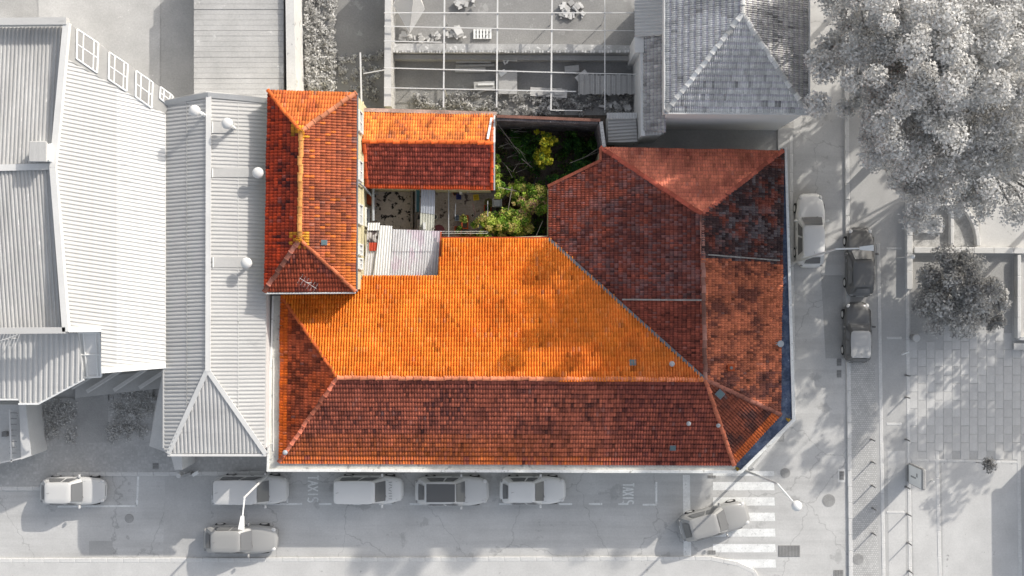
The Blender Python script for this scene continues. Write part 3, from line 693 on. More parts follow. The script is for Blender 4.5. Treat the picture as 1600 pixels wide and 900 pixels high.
# rainwater hopper on the east cornice
q = P(1219, 537, ZE); t = place('rainwater_hopper', 'pale blue metal hopper on the east cornice gutter', 'hopper', (q.x, q.y, q.z-.1))
MB().tube((q.x, q.y, q.z-.1), (q.x, q.y, q.z+.14), .12, .2, 12).build('bowl', M_pipe, t); MB().box((q.x-.45, q.y, q.z+.06), (.6, .16, .1)).build('spout', M_pipe, t)
for i, (px, py) in enumerate(((1232, 656), (1153, 733))):
    q = P(px, py, ZE+.02); t = place('moss_tuft', ['yellow moss clump on the east corner of the cornice', 'yellow moss clump on the south corner of the cornice'][i], 'moss', (q.x, q.y, q.z))
    leaves(t, 'tuft', [(q.x, q.y, q.z+.03, .09), (q.x-.1, q.y+.06, q.z+.03, .06)], .05, [lin((196, 160, 60)), lin((150, 128, 40))], 90)

# ---- the taller block on the left
ZB, ZBR = 6.2, 7.3
block = place('tiled_block', 'taller narrow building with hipped orange tile roof and cream wall', 'building', P(490, 300))
cn = [(418, 141), (557, 145), (556, 455), (413, 456)]; rN = (470, 205); rS = (468, 374)
tile_slope(block, [cn[0], cn[1], rN], [(*cn[0], ZB), (*cn[1], ZB), (*rN, ZBR)], col_lb('N'))
pl_be = tile_slope(block, [cn[1], cn[2], rS, rN], [(*cn[1], ZB), (*cn[2], ZB), (*rS, ZBR)], col_lb('E'), w=.16, l=.3)
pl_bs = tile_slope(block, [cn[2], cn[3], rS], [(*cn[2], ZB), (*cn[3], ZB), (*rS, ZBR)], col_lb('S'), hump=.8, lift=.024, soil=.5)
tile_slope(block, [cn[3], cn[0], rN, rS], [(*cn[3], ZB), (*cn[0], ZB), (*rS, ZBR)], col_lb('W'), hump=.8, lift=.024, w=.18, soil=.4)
a, b = P(*rN, ZBR), P(*rS, ZBR); ridge(block, a, b, lin((206, 146, 84)), r=.14)
ridge(block, P(*cn[0], ZB), a, lin((222, 112, 56)), r=.11); ridge(block, P(*cn[1], ZB), a, lin((196, 128, 96)), r=.14)
ridge(block, P(*cn[2], ZB), b, lin((190, 108, 74)), r=.11); ridge(block, P(*cn[3], ZB), b, lin((160, 104, 88)), r=.14, vary=.5)
for (px, py) in (rN, rS):
    q = P(px, py, ZBR+.08); leaves(block, 'moss', [(q.x, q.y, q.z, .2)], .05, [lin((206, 150, 40))], 160)
glasstile(block, 506, 379, pl_be, .3, .36)
sg = [(421, 145), (554, 149), (553, 452), (417, 452)]
for i in range(4): wall(block, [gp(*sg[i], ZB), gp(*sg[(i+1) % 4], ZB)], 0, ZB-.22, .28, M_plaster)
MB().tube(P(558.5, 146, ZB-.04), P(557.5, 456, ZB-.04), .06).build('gutter', M_lead, block)
MB().tube(P(414, 458.5, ZB-.04), P(556, 457.5, ZB-.04), .05).build('gutter', M_white, block)
xw = gp(554, 300, ZB)[0]+.14
def window(parent, y0, y1, z0, z1, xw=xw):
    f = MB(); zc = (z0+z1)/2; yc = (y0+y1)/2; w = y1-y0; h = z1-z0
    for (c, d) in (((xw+.05, yc, z1), (.12, w, .09)), ((xw+.05, yc, z0), (.16, w+.1, .08)), ((xw+.05, y0, zc), (.12, .08, h)), ((xw+.05, y1, zc), (.12, .08, h)), ((xw+.03, yc, zc), (.08, .06, h)), ((xw+.03, yc, zc), (.07, w, .05))): f.box(c, d)
    o = f.build('window', M_white, parent); o['_w'] = parent['_w']; MB().box((xw+.012, yc, zc), (.03, w, h)).build('pane', M_wglass, o)
for (p0, p1) in ((174, 206), (252, 282), (320, 350), (382, 398), (404, 420)):
    s = (H-5.2)/H/25; y1 = -(p0-450)*s; y0 = -(p1-450)*s; window(block, y0, y1, 4.35, 5.75)
    if p1-p0 > 20: window(block, y0, y1, 1.2, 2.6)
# string course and downpipe on the cream wall
MB().box((xw+.05, (gp(0, 149, ZB)[1]+gp(0, 452, ZB)[1])/2, 3.9), (.1, gp(0, 149, ZB)[1]-gp(0, 452, ZB)[1], .12)).build('string_course', M_plaster, block)
yd = gp(0, 290, 4)[1]; MB().tube((xw+.1, yd, 6.1), (xw+.1, yd-.1, 3.2), .06).tube((xw+.1, yd-.1, 3.2), (xw+.45, yd-.6, 1.5), .06).build('downpipe', M_pipe, block)
# TV aerial standing on its south slope
q = hit(487, 442, pl_bs); t = place('tv_aerial', 'thin metal television aerial on the south end of the left roof', 'aerial', (q.x, q.y, q.z))
top = q+Vector((0, 0, 1.5)); MB().tube(q, top, .02, n=6).build('mast', M_steel, t)
d = Vector((.8, -.5, 0)).normalized(); s = Vector((.5, .8, 0)).normalized(); MB().tube(top-d*.5, top+d*.6, .009, n=5).build('boom', M_steel, t)
for k in range(6): e = top+d*(-.45+.2*k); MB().tube(e-s*.32, e+s*.28, .005, n=4).build('element', M_steel, t)

# ---- annex north of the courtyard
ZA, ZAR = 3.3, 4.15
annex = place('tiled_annex', 'low gabled annex with bright north and dark red south tile slope', 'annex', P(668, 238))
def col_an(px, py, r, J):
    n = len(px); o = mixc(np.tile(C_((238, 142, 66)), (n, 1)), np.tile(C_((206, 112, 58)), (n, 1)), (fbm(px, py, 18)-.4)*2.5+(r[:, 0]-.5)*.6)
    return mixc(o, np.tile(C_((160, 96, 62)), (n, 1)), (r[:, 1] > .90)*.7+(py > 208)*(fbm(px, py, 9) > .5)*.5)*(.85+.3*r[:, 2:3])
def col_as(px, py, r, J):
    n = len(px); o = mixc(np.tile(C_((204, 104, 84)), (n, 1)), np.tile(C_((142, 72, 62)), (n, 1)), fbm(px, py, 14)+(r[:, 0]-.5)*.8)
    return mixc(o, np.tile(C_((230, 100, 50)), (n, 1)), (J < 1)*.8)*(.85+.3*r[:, 2:3])
tile_slope(annex, [(566, 176), (772, 180), (770, 223), (566, 221)], [(566, 177, ZA), (772, 180, ZA), (668, 222, ZAR)], col_an, w=.15, l=.26)
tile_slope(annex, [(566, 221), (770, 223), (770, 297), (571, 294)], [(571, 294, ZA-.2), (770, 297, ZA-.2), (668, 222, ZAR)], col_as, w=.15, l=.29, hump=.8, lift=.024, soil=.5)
ridge(annex, P(566, 221, ZAR), P(770, 223, ZAR), lin((226, 110, 54)), r=.12); ridge(annex, P(768.5, 297, ZA-.16), P(768.5, 226, ZAR-.02), lin((210, 84, 44)), r=.11); ridge(annex, P(770, 182, ZA), P(769, 221, ZAR-.02), lin((214, 120, 84)), r=.11)
ridge(annex, P(573, 292, ZA-.16), P(569, 226, ZAR-.02), lin((196, 90, 52)), r=.12)
bar(annex, 'verge_flashing', P(772.5, 181, ZA+.05), P(772.5, 223, ZAR+.05), .1, .08, M_white); bar(annex, 'verge_flashing', P(772.5, 223, ZAR+.05), P(772.5, 297, ZA-.1), .08, .08, M_trim)
bar(annex, 'loose_flashing', P(768, 184, ZA+.18), P(762, 217, ZAR+.08), .13, .04, M_trimw)
for a, b in (((570, 180), (768, 184)), ((768, 184), (766, 292)), ((766, 292), (575, 289)), ((575, 289), (570, 180))): wall(annex, [gp(*a, ZA), gp(*b, ZA)], 0, ZA-.4, .25, M_plaster)
bar(annex, 'parapet', P(566, 172, 3.2), P(776, 178, 3.2), .22, .3, mat('faded_parapet', (.42, .30, .25), var=.4, scale=2))
# ---- yard walls
yw = place('yard_wall', 'dark rough stone wall closing the overgrown yard, clay coping', 'wall', P(860, 190))
wall(yw, [gp(776, 184, 4.0), gp(938, 190, 4.0)], 0, 4.0, .3, M_stonewall); wall(yw, [gp(938, 190, 4.0), gp(944, 232, 4.0)], 0, 4.0, .3, M_stonewall)
for k in range(26):
    f0 = k/26; a = P(776+162*f0, 181.5+6.5*f0, 4.05); b = P(776+162*(f0+1/26.5), 181.5+6.5*(f0+1/26.5), 4.05); bar(yw, 'coping_tile', a, b, .17, .09, mat('coping_clay', lin((128, 92, 80)), var=.3))
for k in range(7):
    f0 = k/7; a = P(939+5*f0, 190+40*f0, 4.04); b = P(939+5*(f0+.135), 190+40*(f0+.135), 4.04); bar(yw, 'coping_tile', a, b, .2, .08, M_wall_old)
# ================================================================== COURTYARD
def yard(name, pts, z, m): return sheet(name, pts, z, m)
yard('courtyard_floor', [(560, 270), (660, 270), (660, 450), (560, 450)], .02, M_yard)
yard('courtyard_floor', [(660, 270), (775, 270), (775, 400), (660, 400)], .02, M_yard2)
yard('garden_bed', [(760, 180), (960, 180), (960, 400), (775, 400), (775, 290), (760, 290)], .03, M_soil)
kt = place('courtyard_partition', 'low weathered wall dividing the courtyard floor', 'low wall', P(643, 325)); wall(kt, [gp(643, 296, 1), gp(643, 356, 1)], .02, 1.0, .14, M_wood)
wall(kt, [gp(648, 296, 1), gp(648, 356, 1)], .02, .6, .1, M_wood, 'rail')
# corrugated lean-to beside the cream wall: every sheet is a piece
lean = place('corrugated_lean_to', 'white corrugated lean-to roof between cream wall and orange roof', 'lean-to roof', P(630, 392))
LA = [(575, 348, 3.1), (690, 360, 3.0), (600, 432, 2.9)]
def lsheet(pts, m, dz=0.0, nm='roof_sheet'): return corr(nm, lean, pts, LA, ((630, 350), (624, 430)), m, .155, .035, 'sin', dz=dz)
lsheet([(613, 358), (690, 361), (687, 393), (612, 393)], M_white_sheet, .03); lsheet([(611, 391), (687, 391), (684, 434), (607, 434)], M_white_sheet)
lsheet([(593, 352), (613, 353), (609, 434), (582, 434), (589, 392)], M_white_sheet2, .08); lsheet([(575, 348), (594, 348), (592, 360), (574, 360)], M_white_sheet2, .05)
lsheet([(573, 356), (592, 356), (590, 380), (573, 380)], M_grime_sheet, -.02); lsheet([(577, 379), (590, 379), (588, 392), (577, 392)], M_red_sheet, .03); lsheet([(573, 380), (590, 380), (583, 433), (566, 433)], M_white_sheet, -.06)
bar(lean, 'edge_flashing', P(567, 434.5, 3.3), P(684, 434.5, 3.3), .09, .06, M_dark); bar(lean, 'edge_flashing', P(689, 362, 3.3), P(685, 434, 3.3), .08, .07, M_terra)
for (x, y) in ((578, 352), (686, 364), (612, 358), (650, 361)): MB().box((*gp(x, y, 2.9), 1.45), (.1, .1, 2.9)).build('post', M_wood, lean)
# narrow canopy across the courtyard
can = place('courtyard_canopy', 'narrow pale corrugated canopy crossing the courtyard', 'canopy', P(668, 330))
CA = [(657, 297, 2.5), (680, 297, 2.5), (656, 358, 2.3)]
corr('roof_sheet', can, [(658, 296), (680, 297), (679, 335), (657, 332)], CA, ((669, 296), (667, 360)), mat('shaded_blue_sheet', (.36, .38, .42), rough=.5, var=.06), .16, .022, dz=.03); corr('roof_sheet', can, [(657, 331), (679, 334), (678, 362), (655, 362)], CA, ((669, 296), (667, 360)), M_pale_sheet, .16, .03)  # upper sheet is bluish because shade is put into its colour
for (x, y) in ((659, 299), (679, 299), (657, 356), (677, 356)): MB().box((*gp(x, y, 2.4), 1.2), (.07, .07, 2.36)).build('post', M_wood, can)
MB().box((*gp(663, 353, 2.5), 2.46), (.14, .42, .16)).build('bracket', M_white, can)
bar(None, 'x', (0, 0, 0), (1, 0, 0), 1, 1, M_teal) if False else None
tq = place('teal_screen', 'dark teal glass sheet leaning beside the narrow canopy', 'sheet', P(653, 315, 0)); MB().slab3([P(650, 297, 2.0), P(656, 297, 2.0), P(655, 331, 1.8), P(650, 331, 1.8)], .04).build('sheet', M_teal, tq); MB().tube(P(650, 297, 2.0), P(650, 331, 1.8), .025).build('rail', M_pipe, tq)
for (x, y) in ((651, 300), (651, 328)): MB().box((*gp(x, y, 1.8), .95), (.05, .05, 1.85)).build('post', M_wood, tq)
# pipes along the cream wall
dp = place('blue_grey_duct', 'pale blue grey duct running along the cream wall foot', 'duct', P(583, 320, 0)); MB().tube(P(583, 295, 2.2), P(583, 345, 2.2), .09, n=10).build('pipe', M_pipe, dp)
for y in (300, 322, 342): MB().box((*gp(583, y, 2.1), 1.05), (.06, .06, 2.1)).build('support', M_pipe, dp)
single('water_tank', 'dark red metal cabinet at the foot of the cream wall', 'cabinet', MB().box((*gp(576, 311, 1.5), .78), (.36, .62, 1.5), bev=.05), M_terra)
# barrel, table, planters, crates and clutter
def bin_(label, px, py, r, h, m, cat, inner=None, z0=.02, name='barrel'):
    q = P(px, py); t = place(name, label, cat, (q.x, q.y, z0)); n = 20; mb = MB()
    ro = [(r*.9, 0), (r, h), (r*.86, h), (r*.8, h*.25)]
    vs = [(q.x+a*math.cos(2*math.pi*i/n), q.y+a*math.sin(2*math.pi*i/n), z0+z) for a, z in ro for i in range(n)]
    fs = [(k*n+i, k*n+(i+1) % n, (k+1)*n+(i+1) % n, (k+1)*n+i) for k in range(3) for i in range(n)]+[tuple(3*n+i for i in range(n))]
    mb.add(vs, fs).build('body', m, t)
    if inner: MB().tube((q.x, q.y, z0+h*.3), (q.x, q.y, z0+h*.72), r*.82, r*.84, 16).build('contents', inner, t)
    return t
bin_('pale rimmed open barrel beside the narrow canopy', 680, 340, .2, .85, M_pale_sheet, 'barrel', M_dark)
q = P(687, 361); t = place('round_table', 'dark red round garden table half under the white roof', 'table', (q.x, q.y, .02)); MB().tube((q.x, q.y, .72), (q.x, q.y, .76), .36, n=28).build('table_top', mat('dark_red', (.12, .02, .025), rough=.5), t); MB().tube((q.x, q.y, .04), (q.x, q.y, .72), .04).build('column', M_dark, t); MB().tube((q.x, q.y, .02), (q.x, q.y, .06), .2, n=16).build('foot', M_dark, t)
def planter(label, x0, y0, x1, y1, h, green=True, m=None):
    a = P(x0, y0); b = P(x1, y1); cx, cy = (a.x+b.x)/2, (a.y+b.y)/2; w = b.x-a.x; d = a.y-b.y
    t = place('planter_box', label, 'planter', (cx, cy, .02), 'terracotta planter boxes'); m = m or M_terra; mb = MB()
    for (x, y, ww, dd) in ((cx-w/2+.03, cy, .06, d), (cx+w/2-.03, cy, .06, d), (cx, cy-d/2+.03, w-.12, .06), (cx, cy+d/2-.03, w-.12, .06)): mb.box((x, y, .02+h/2), (ww, dd, h))
    mb.build('box', m, t); MB().box((cx, cy, .02+h*.4), (w-.12, d-.12, h*.7)).build('soil', M_soil, t)
    if green: leaves(t, 'plant', [(cx+random.uniform(-.3, .3)*w, cy+random.uniform(-.35, .35)*d, h+.08, .13) for k in range(5)], .07, [lin((110, 140, 50)), lin((70, 100, 36))], 160)
planter('tall terracotta planter box left of the white chair', 756.5, 321, 768, 341, .45); planter('lower terracotta planter box below the tall one', 757, 343, 767.5, 360, .4)
planter('tilted brown soil planter box beside the grey crate', 721.5, 337, 732, 358, .42, False); planter('square terracotta planter with a bright green plant', 710.5, 354, 722, 366, .4)
def crate(label, px, py, w, d, h, m, rz=0, name='crate', cat='crate'):
    q = P(px, py); t = place(name, label, cat, (q.x, q.y, .02)); mb = MB(); ca, sa = math.cos(rz), math.sin(rz)
    for (x, y, ww, dd) in ((-w/2+.02, 0, .04, d), (w/2-.02, 0, .04, d), (0, -d/2+.02, w-.08, .04), (0, d/2-.02, w-.08, .04)): mb.box((q.x+x*ca-y*sa, q.y+x*sa+y*ca, .02+h/2), (ww, dd, h), rz)
    mb.box((q.x, q.y, .06), (w-.08, d-.08, .06), rz); mb.build('walls', m, t)
    MB().box((q.x, q.y, .02+h*.75), (w*.5, .05, .05), rz).build('handle', m, t)
crate('bright yellow plastic crate in front of the annex', 744, 309, .34, .34, .3, mat('yellow_plastic', lin((222, 190, 20)), var=.15, rough=.5), .1)
crate('dark blue plastic tub in front of the annex wall', 717, 308, .3, .32, .4, mat('blue_plastic', (.02, .02, .16), var=.1, rough=.4), 0, 'tub', 'tub')
crate('pale blue grey crate above the square planter', 715.5, 341, .36, .36, .35, mat('bluegrey_plastic', (.24, .28, .34), rough=.5))
bin_('turquoise plastic bucket on the courtyard floor', 745.5, 343, .15, .28, mat('turq_plastic', (.02, .36, .46), rough=.4, var=.1), 'bucket', None, name='bucket')
bin_('small white flower pot near the turquoise bucket', 738.5, 337, .1, .2, M_white, 'flower pot', M_soil, name='flower_pot'); bin_('grey enamel basin below the turquoise bucket', 750.5, 355, .15, .14, M_pipe, 'basin', None, name='basin')
bin_('small brown pot left of the blue tub', 711, 303, .12, .25, M_terra, 'flower pot', M_soil, name='flower_pot')
for i, (px, py, rz, lb) in enumerate(((720, 301, .3, 'white board leaning by the blue tub'), (729, 299.5, 1.5, 'pale board lying under the annex eave'))):
    q = P(px, py); single('board', lb, 'board', MB().box((q.x, q.y, .5), (.16, .32, .9), rz), M_white)
q = P(777, 318); t = place('garden_chair', 'white plastic armchair half covered by green vine', 'chair', (q.x, q.y, .02))
MB().box((q.x, q.y-.02, .44), (.44, .44, .04), bev=.02).build('seat', M_white, t); MB().box((q.x, q.y-.26, .66), (.46, .05, .42), bev=.02).build('backrest', M_white, t)
for sx in (-1, 1): MB().box((q.x+sx*.26, q.y, .64), (.06, .5, .04), bev=.015).build('armrest', M_white, t)
for sx in (-1, 1):
    for sy in (-1, 1): MB().tube((q.x+sx*.23, q.y+sy*.2, .02), (q.x+sx*.23, q.y+sy*.2, .62), .022).build('leg', M_white, t)
q = P(740, 340); t = place('garden_hose', 'thin pinkish hose trailing down the courtyard floor', 'hose', (q.x, q.y, .03)); hp = [(738, 318), (741, 323), (739, 327), (743, 331), (742, 338), (745, 346), (745, 356), (747, 366)]
mb = MB(); 
for a, b in zip(hp, hp[1:]): mb.tube(P(*a)+Vector((0, 0, .05)), P(*b)+Vector((0, 0, .05)), .022, n=6)
mb.build('tube', mat('pink_hose', (.55, .32, .30), rough=.5), t)
# washing-line posts and wires
wl = place('washing_line', 'washing line frame of pale bars over the courtyard', 'washing line', P(700, 340))
for (x0, y0, x1, y1) in ((701, 297, 701, 372), (712, 318, 711, 338), (762, 314, 762, 338)): MB().tube(P(x0, y0, 2.1), P(x1, y1, 2.1), .025, n=6).build('bar', M_pipe, wl)
for (x0, y0, x1, y1) in ((690, 361.5, 762, 361.5), (690, 364.5, 762, 364.5)): MB().tube(P(x0, y0, 2.1), P(x1, y1, 2.1), .014, n=5).build('wire', M_steel, wl)
for x, y in ((701, 298), (701, 370), (762, 363)): MB().tube((*gp(x, y, 2.1), .02), (*gp(x, y, 2.1), 2.12), .03, n=6).build('post', M_pipe, wl)
# ---- plants of the yard
GR = [lin((178, 202, 82)), lin((136, 172, 62)), lin((204, 216, 106)), lin((92, 128, 46)), lin((206, 190, 120))]
DK = [lin((62, 108, 50)), lin((84, 126, 50)), lin((44, 80, 42)), lin((98, 136, 60))]
YE = [lin((214, 204, 50)), lin((190, 184, 46)), lin((226, 214, 80)), lin((150, 160, 46))]
def bush(label, pts, cols, n_, size=.075, name='shrub', cat='shrub', stems=True, group=None):
    c = pts[0]; b = P(c[0], c[1]); t = place(name, label, cat, (b.x, b.y, .03), group)
    cl = []
    for (x, y, z, r) in pts: q = P(x, y, z); cl.append((q.x, q.y, z, r))
    if stems:
        mb = MB()
        for k in range(min(7, len(cl))): mb.tube((b.x+random.uniform(-.1, .1), b.y+random.uniform(-.1, .1), .02), cl[k*len(cl)//min(7, len(cl))][:3], .03, .012, 5)
        mb.build('stem', M_bark, t)
    leaves(t, 'foliage', cl, size, cols, n_); return t
def blob(x, y, rx, ry, n, z0, z1, r): return [(x+random.gauss(0, .55)*rx, y+random.gauss(0, .55)*ry, random.uniform(z0-.2, z1), r*random.uniform(.35, 1.0)) for k in range(n*3)]
bush('bright green climbing vine along the annex end wall', blob(777, 275, 4, 24, 12, 1.5, 2.9, .2)+blob(782, 300, 6, 10, 5, 1.4, 2.2, .2), GR, 4200, name='climbing_vine', cat='vine')
bush('big sprawling light green bush at the orange roof edge', [(805, 350, 1.6, .4)]+blob(788, 350, 34, 19, 34, .9, 2.1, .34), GR, 17000)
bush('green bush reaching to the dark roof edge', [(830, 325, 1.6, .35)]+blob(832, 318, 26, 16, 22, 1.2, 2.3, .30)+blob(815, 335, 18, 8, 8, 1., 2., .25), GR+[lin((196, 160, 130))], 11000)
bush('light green shrub arm in the middle of the yard', [(800, 300, 1.6, .3)]+blob(812, 292, 18, 9, 9, 1.2, 2., .24)+blob(840, 298, 14, 8, 9, 1.2, 2.1, .26), GR, 5600)
bush('small yellow leaved tree in the dark yard', [(852, 235, 2.6, .3)]+blob(857, 220, 12, 14, 9, 2.2, 3.4, .2)+blob(850, 250, 12, 11, 8, 2., 3.3, .2)+blob(838, 244, 8, 7, 4, 1.8, 2.6, .18), YE+[lin((110, 130, 40)), lin((84, 104, 36))], 3300, size=.095, name='yellow_tree', cat='tree')
bush('dark green creeper under the slanted eave', [(885, 275, 1.8, .3)]+blob(880, 280, 20, 8, 10, 1.5, 2.5, .26)+blob(908, 262, 18, 8, 10, 1.5, 2.5, .26), DK, 4200)
bush('dark green shrub left of the yellow tree', [(820, 225, 1.2, .3)]+blob(820, 228, 20, 18, 14, .6, 1.6, .3), DK, 3600)
bush('dark green shrub at the far yard corner', [(905, 225, 1.2, .3)]+blob(905, 232, 24, 18, 14, .6, 1.6, .3), DK, 3600)
bush('dusty brown dry shrub left of the dark roof', [(815, 325, .6, .3)]+blob(808, 322, 16, 10, 8, .3, .9, .25), [lin((120, 84, 62)), lin((150, 116, 90)), lin((90, 66, 50))], 1800)
bush('pale dry weeds below the planters', [(728, 366, .3, .2)]+blob(736, 366, 18, 4, 8, .2, .6, .18), [lin((170, 150, 96)), lin((120, 130, 60)), lin((190, 150, 130))], 1300, name='weeds', cat='weeds')
bush('small grassy plant at the tall planter top', [(763, 315, .5, .2)]+blob(763, 316, 6, 4, 4, .3, .6, .16), [lin((170, 150, 110)), lin((130, 130, 80))], 700, name='weeds', cat='weeds')
cl = [(*gp(random.uniform(780, 935), random.uniform(195, 365), .3), .1+random.random()*.4, random.uniform(.12, .3)) for k in range(230)]
o = leaves(None, 'ground_cover', cl, .075, DK+[lin((120, 104, 84)), lin((96, 84, 70)), lin((130, 150, 70))], 13000, kind='stuff'); o['label'] = 'low weeds and leaf litter covering the yard soil'
# bare canes lying over the yard, one heap
M_cane = mat('dry_cane', (.36, .32, .28), var=.3)
cn_ = place('dry_canes', 'heap of thin dry canes leaning beside the annex gable', 'canes', P(800, 235)); mb = MB()
for k in range(26):
    x = 776+random.uniform(0, 44); y = 190+random.uniform(0, 80); a = random.uniform(-1.1, 1.1); L = random.uniform(12, 38)
    MB().tube(P(x, y, random.uniform(.8, 2.4)), P(x+math.cos(a)*L, y+math.sin(a)*L, random.uniform(.3, 2.0)), .013, n=4).build('cane', M_cane, cn_)
for (x0, y0, x1, y1) in ((775, 190, 812, 240), (815, 248, 832, 262), (776, 292, 815, 300), (838, 368, 848, 345), (935, 232, 910, 248), (800, 292, 792, 340), (890, 255, 938, 236)): MB().tube(P(x0, y0, 2.4), P(x1, y1, 1.7), .02, n=5).build('cane', M_cane, cn_)
for i, (px, py, w, d, lb) in enumerate(((905, 240, .8, .6, 'pale stone slab lying in the dark yard'), (838, 284, .5, .5, 'bluish stone between the green shrubs'), (815, 365, .7, .4, 'brown plank heap by the orange eave'), (838, 350, .9, .5, 'dark plank heap by the dark roof'))):
    q = P(px, py); t = place('rubble_heap', lb, 'rubble', (q.x, q.y, .03))
    for k in range(6): MB().box((q.x+random.uniform(-w, w)/2, q.y+random.uniform(-d, d)/2, .1+.06*k/3), (w*random.uniform(.3, .6), d*random.uniform(.2, .5), .07), random.uniform(0, 3)).build('piece', M_stonewall if i < 2 else M_wood, t)

# ================================================================== GREY NEIGHBOURS, LEFT
# building with the bright corrugated slope
b1 = place('corrugated_warehouse', 'warehouse with large bright white corrugated slope and old grey roof', 'warehouse', P(130, 300))
F1 = [(105, 92, 7.6), (104, 520, 7.6), (258, 380, 5.2)]
cutx = [105, 145, 182, 215, 245, 258]
yt = lambda x: 92+(x-105)*.56; yb = lambda x: 512 if x < 158 else (574 if x > 157 else 512)
for i in range(5):
    x0, x1 = cutx[i], cutx[i+1]
    lo0 = 512 if x0 < 157 else 576; 
    if i == 0: poly = [(x0, yt(x0)), (x1, yt(x1)), (x1, 514), (x0, 514), (86, 262)]
    elif i == 1: poly = [(x0, yt(x0)), (x1, yt(x1)), (x1, 575), (158, 576), (158, 514), (x0, 514)]
    else: poly = [(x0, yt(x0)), (x1, yt(x1)), (x1, 574), (x0, 575)]
    if i == 1:
        corr('roof_sheet', b1, [(145, yt(145)), (182, yt(182)), (182, 514), (145, 514)], F1, ((105, 300), (258, 326)), M_bright2, .225, .045, 'trap', dz=.006)
        corr('roof_sheet', b1, [(158, 513), (182, 513), (182, 575), (158, 576)], F1, ((105, 300), (258, 326)), M_bright2, .225, .045, 'trap', dz=.009)
    else: corr('roof_sheet', b1, poly, F1, ((105, 300), (258, 326)), (M_bright2, M_bright2, M_bright, M_bright, M_bright)[i], .225, .045, 'trap', dz=.004*i)
pl1 = plane3(*[P(*a) for a in F1])
MB().slab3([hit(x, y, pl1)-Vector((0, 0, .04)) for x, y in ((105, 92), (258, 178), (258, 575), (158, 577), (158, 514), (104, 514), (87, 262))], .2).build('roof_deck', M_trim, b1)
# the upper glazed band with its four white windows
gp1 = plane3(P(105, 92, 7.64), P(258, 178, 5.24), P(105, 38, 7.3))
MB().slab3([hit(x, y, gp1) for x, y in ((104, 36), (122, 45), (272, 152), (257, 179), (104, 92))], .3).build('upper_wall', mat('band_grey', G(.32), var=.1), b1)
for (x0, y0, x1, y1, h) in ((121, 46, 154, 68, 46), (171, 82, 200, 101, 42), (213, 111, 239, 129, 40), (251, 136, 270, 150, 18)):
    o_ = Vector((0, 0, .05)); c = [hit(x0, y0, gp1)+o_, hit(x1, y1, gp1)+o_, hit(x1-2, y1+h, gp1)+o_, hit(x0-1, y0+h, gp1)+o_]
    fr = MB()
    def edge(a, b, r=.055): fr.tube(a, b, r, n=6)
    for k in range(4): edge(c[k], c[(k+1) % 4])
    l = lambda a, b, t: a.lerp(b, t)
    edge(l(c[0], c[1], .3), l(c[3], c[2], .3), .04); edge(l(c[0], c[1], .8), l(c[3], c[2], .8), .04); edge(l(c[0], c[3], .5), l(c[1], c[2], .5), .04)
    w = fr.build('window', M_trimw, b1); w['_w'] = b1['_w']; MB().slab3([q+Vector((0, 0, .012)) for q in c], .02).build('pane', mat('pale_pane', G(.13), rough=.2, var=.2, scale=.8), w)
# old grey roof inside its parapet
corr('roof_sheet', b1, [(-120, 44), (103, 42), (88, 258), (-120, 264)], [(0, 44, 7.35), (103, 42, 7.35), (0, 262, 7.75)], ((60, 60), (52, 240)), M_oldroof, .22, .05, 'trap')
corr('roof_sheet', b1, [(-120, 264), (84, 260), (100, 512), (-120, 512)], [(0, 262, 7.75), (84, 260, 7.75), (0, 512, 7.2)], ((44, 270), (60, 500)), M_oldroof, .22, .05, 'trap')
bar(b1, 'ridge_cap', P(-120, 265, 7.86), P(86, 260, 7.86), .36, .1, M_trim)
bar(b1, 'parapet', P(-120, 36, 7.9), P(106, 34, 7.9), .4, .5, M_metalroof)
bar(b1, 'parapet', P(105, 36, 7.9), P(84, 262, 7.9), .34, .4, M_trim); bar(b1, 'parapet', P(84, 262, 7.9), P(104, 518, 7.9), .34, .4, M_trim); bar(b1, 'parapet', P(-120, 518, 7.9), P(104, 516, 7.9), .34, .4, M_metalroof)
wall(b1, [gp(-120, 40, 6.5), gp(100, 40, 6.5)], 0, 6.6, .3, M_greywall); wall(b1, [gp(-120, 510, 6.5), gp(100, 512, 6.5)], 0, 6.4, .3, M_greywall); wall(b1, [gp(108, 96, 7), gp(252, 180, 5)], 0, 5.1, .3, M_greywall); wall(b1, [gp(104, 512, 6.4), gp(250, 572, 5)], 0, 4.7, .3, M_greywall)
bar(b1, 'fascia', P(104, 515, 7.5), P(158, 514, 6.9), .3, .3, M_trimw); bar(b1, 'fascia', P(158, 579, 6.9), P(258, 571, 5.2), .3, .3, M_trimw)
# white glazed box at its corner
gz = MB(); c = [P(122, 519, 6.6), P(156, 519, 6.6), P(158, 588, 5.6), P(130, 590, 5.6)]
for k in range(4): gz.tube(c[k], c[(k+1) % 4], .07, n=6)
gz.tube(c[0].lerp(c[1], .22), c[3].lerp(c[2], .22), .05, n=6); gz.tube(c[0].lerp(c[1], .8), c[3].lerp(c[2], .8), .05, n=6); gz.tube(c[0].lerp(c[3], .5), c[1].lerp(c[2], .5), .05, n=6)
o = gz.build('skylight', M_trimw, b1); o['_w'] = b1['_w']; MB().slab3([q-Vector((0, 0, .03)) for q in c], .04).build('pane', mat('bright_pane', G(.72), rough=.3, var=.06), o)
# chimney box at the ridge, its flat cowl
q = P(70, 240, 7.7); t = place('chimney', 'white metal chimney box on the old grey roof ridge', 'chimney', (q.x, q.y, 7.2)); MB().box((q.x, q.y, 7.9), (.85, 1.0, 1.3), bev=.08).build('stack', M_trimw, t); MB().box((q.x, q.y, 8.66), (1.0, 1.15, .1), bev=.04).build('cowl', M_oldroof, t); MB().box((q.x+.52, q.y, 8.1), (.12, 1.0, .3)).build('flange', M_trimw, t)
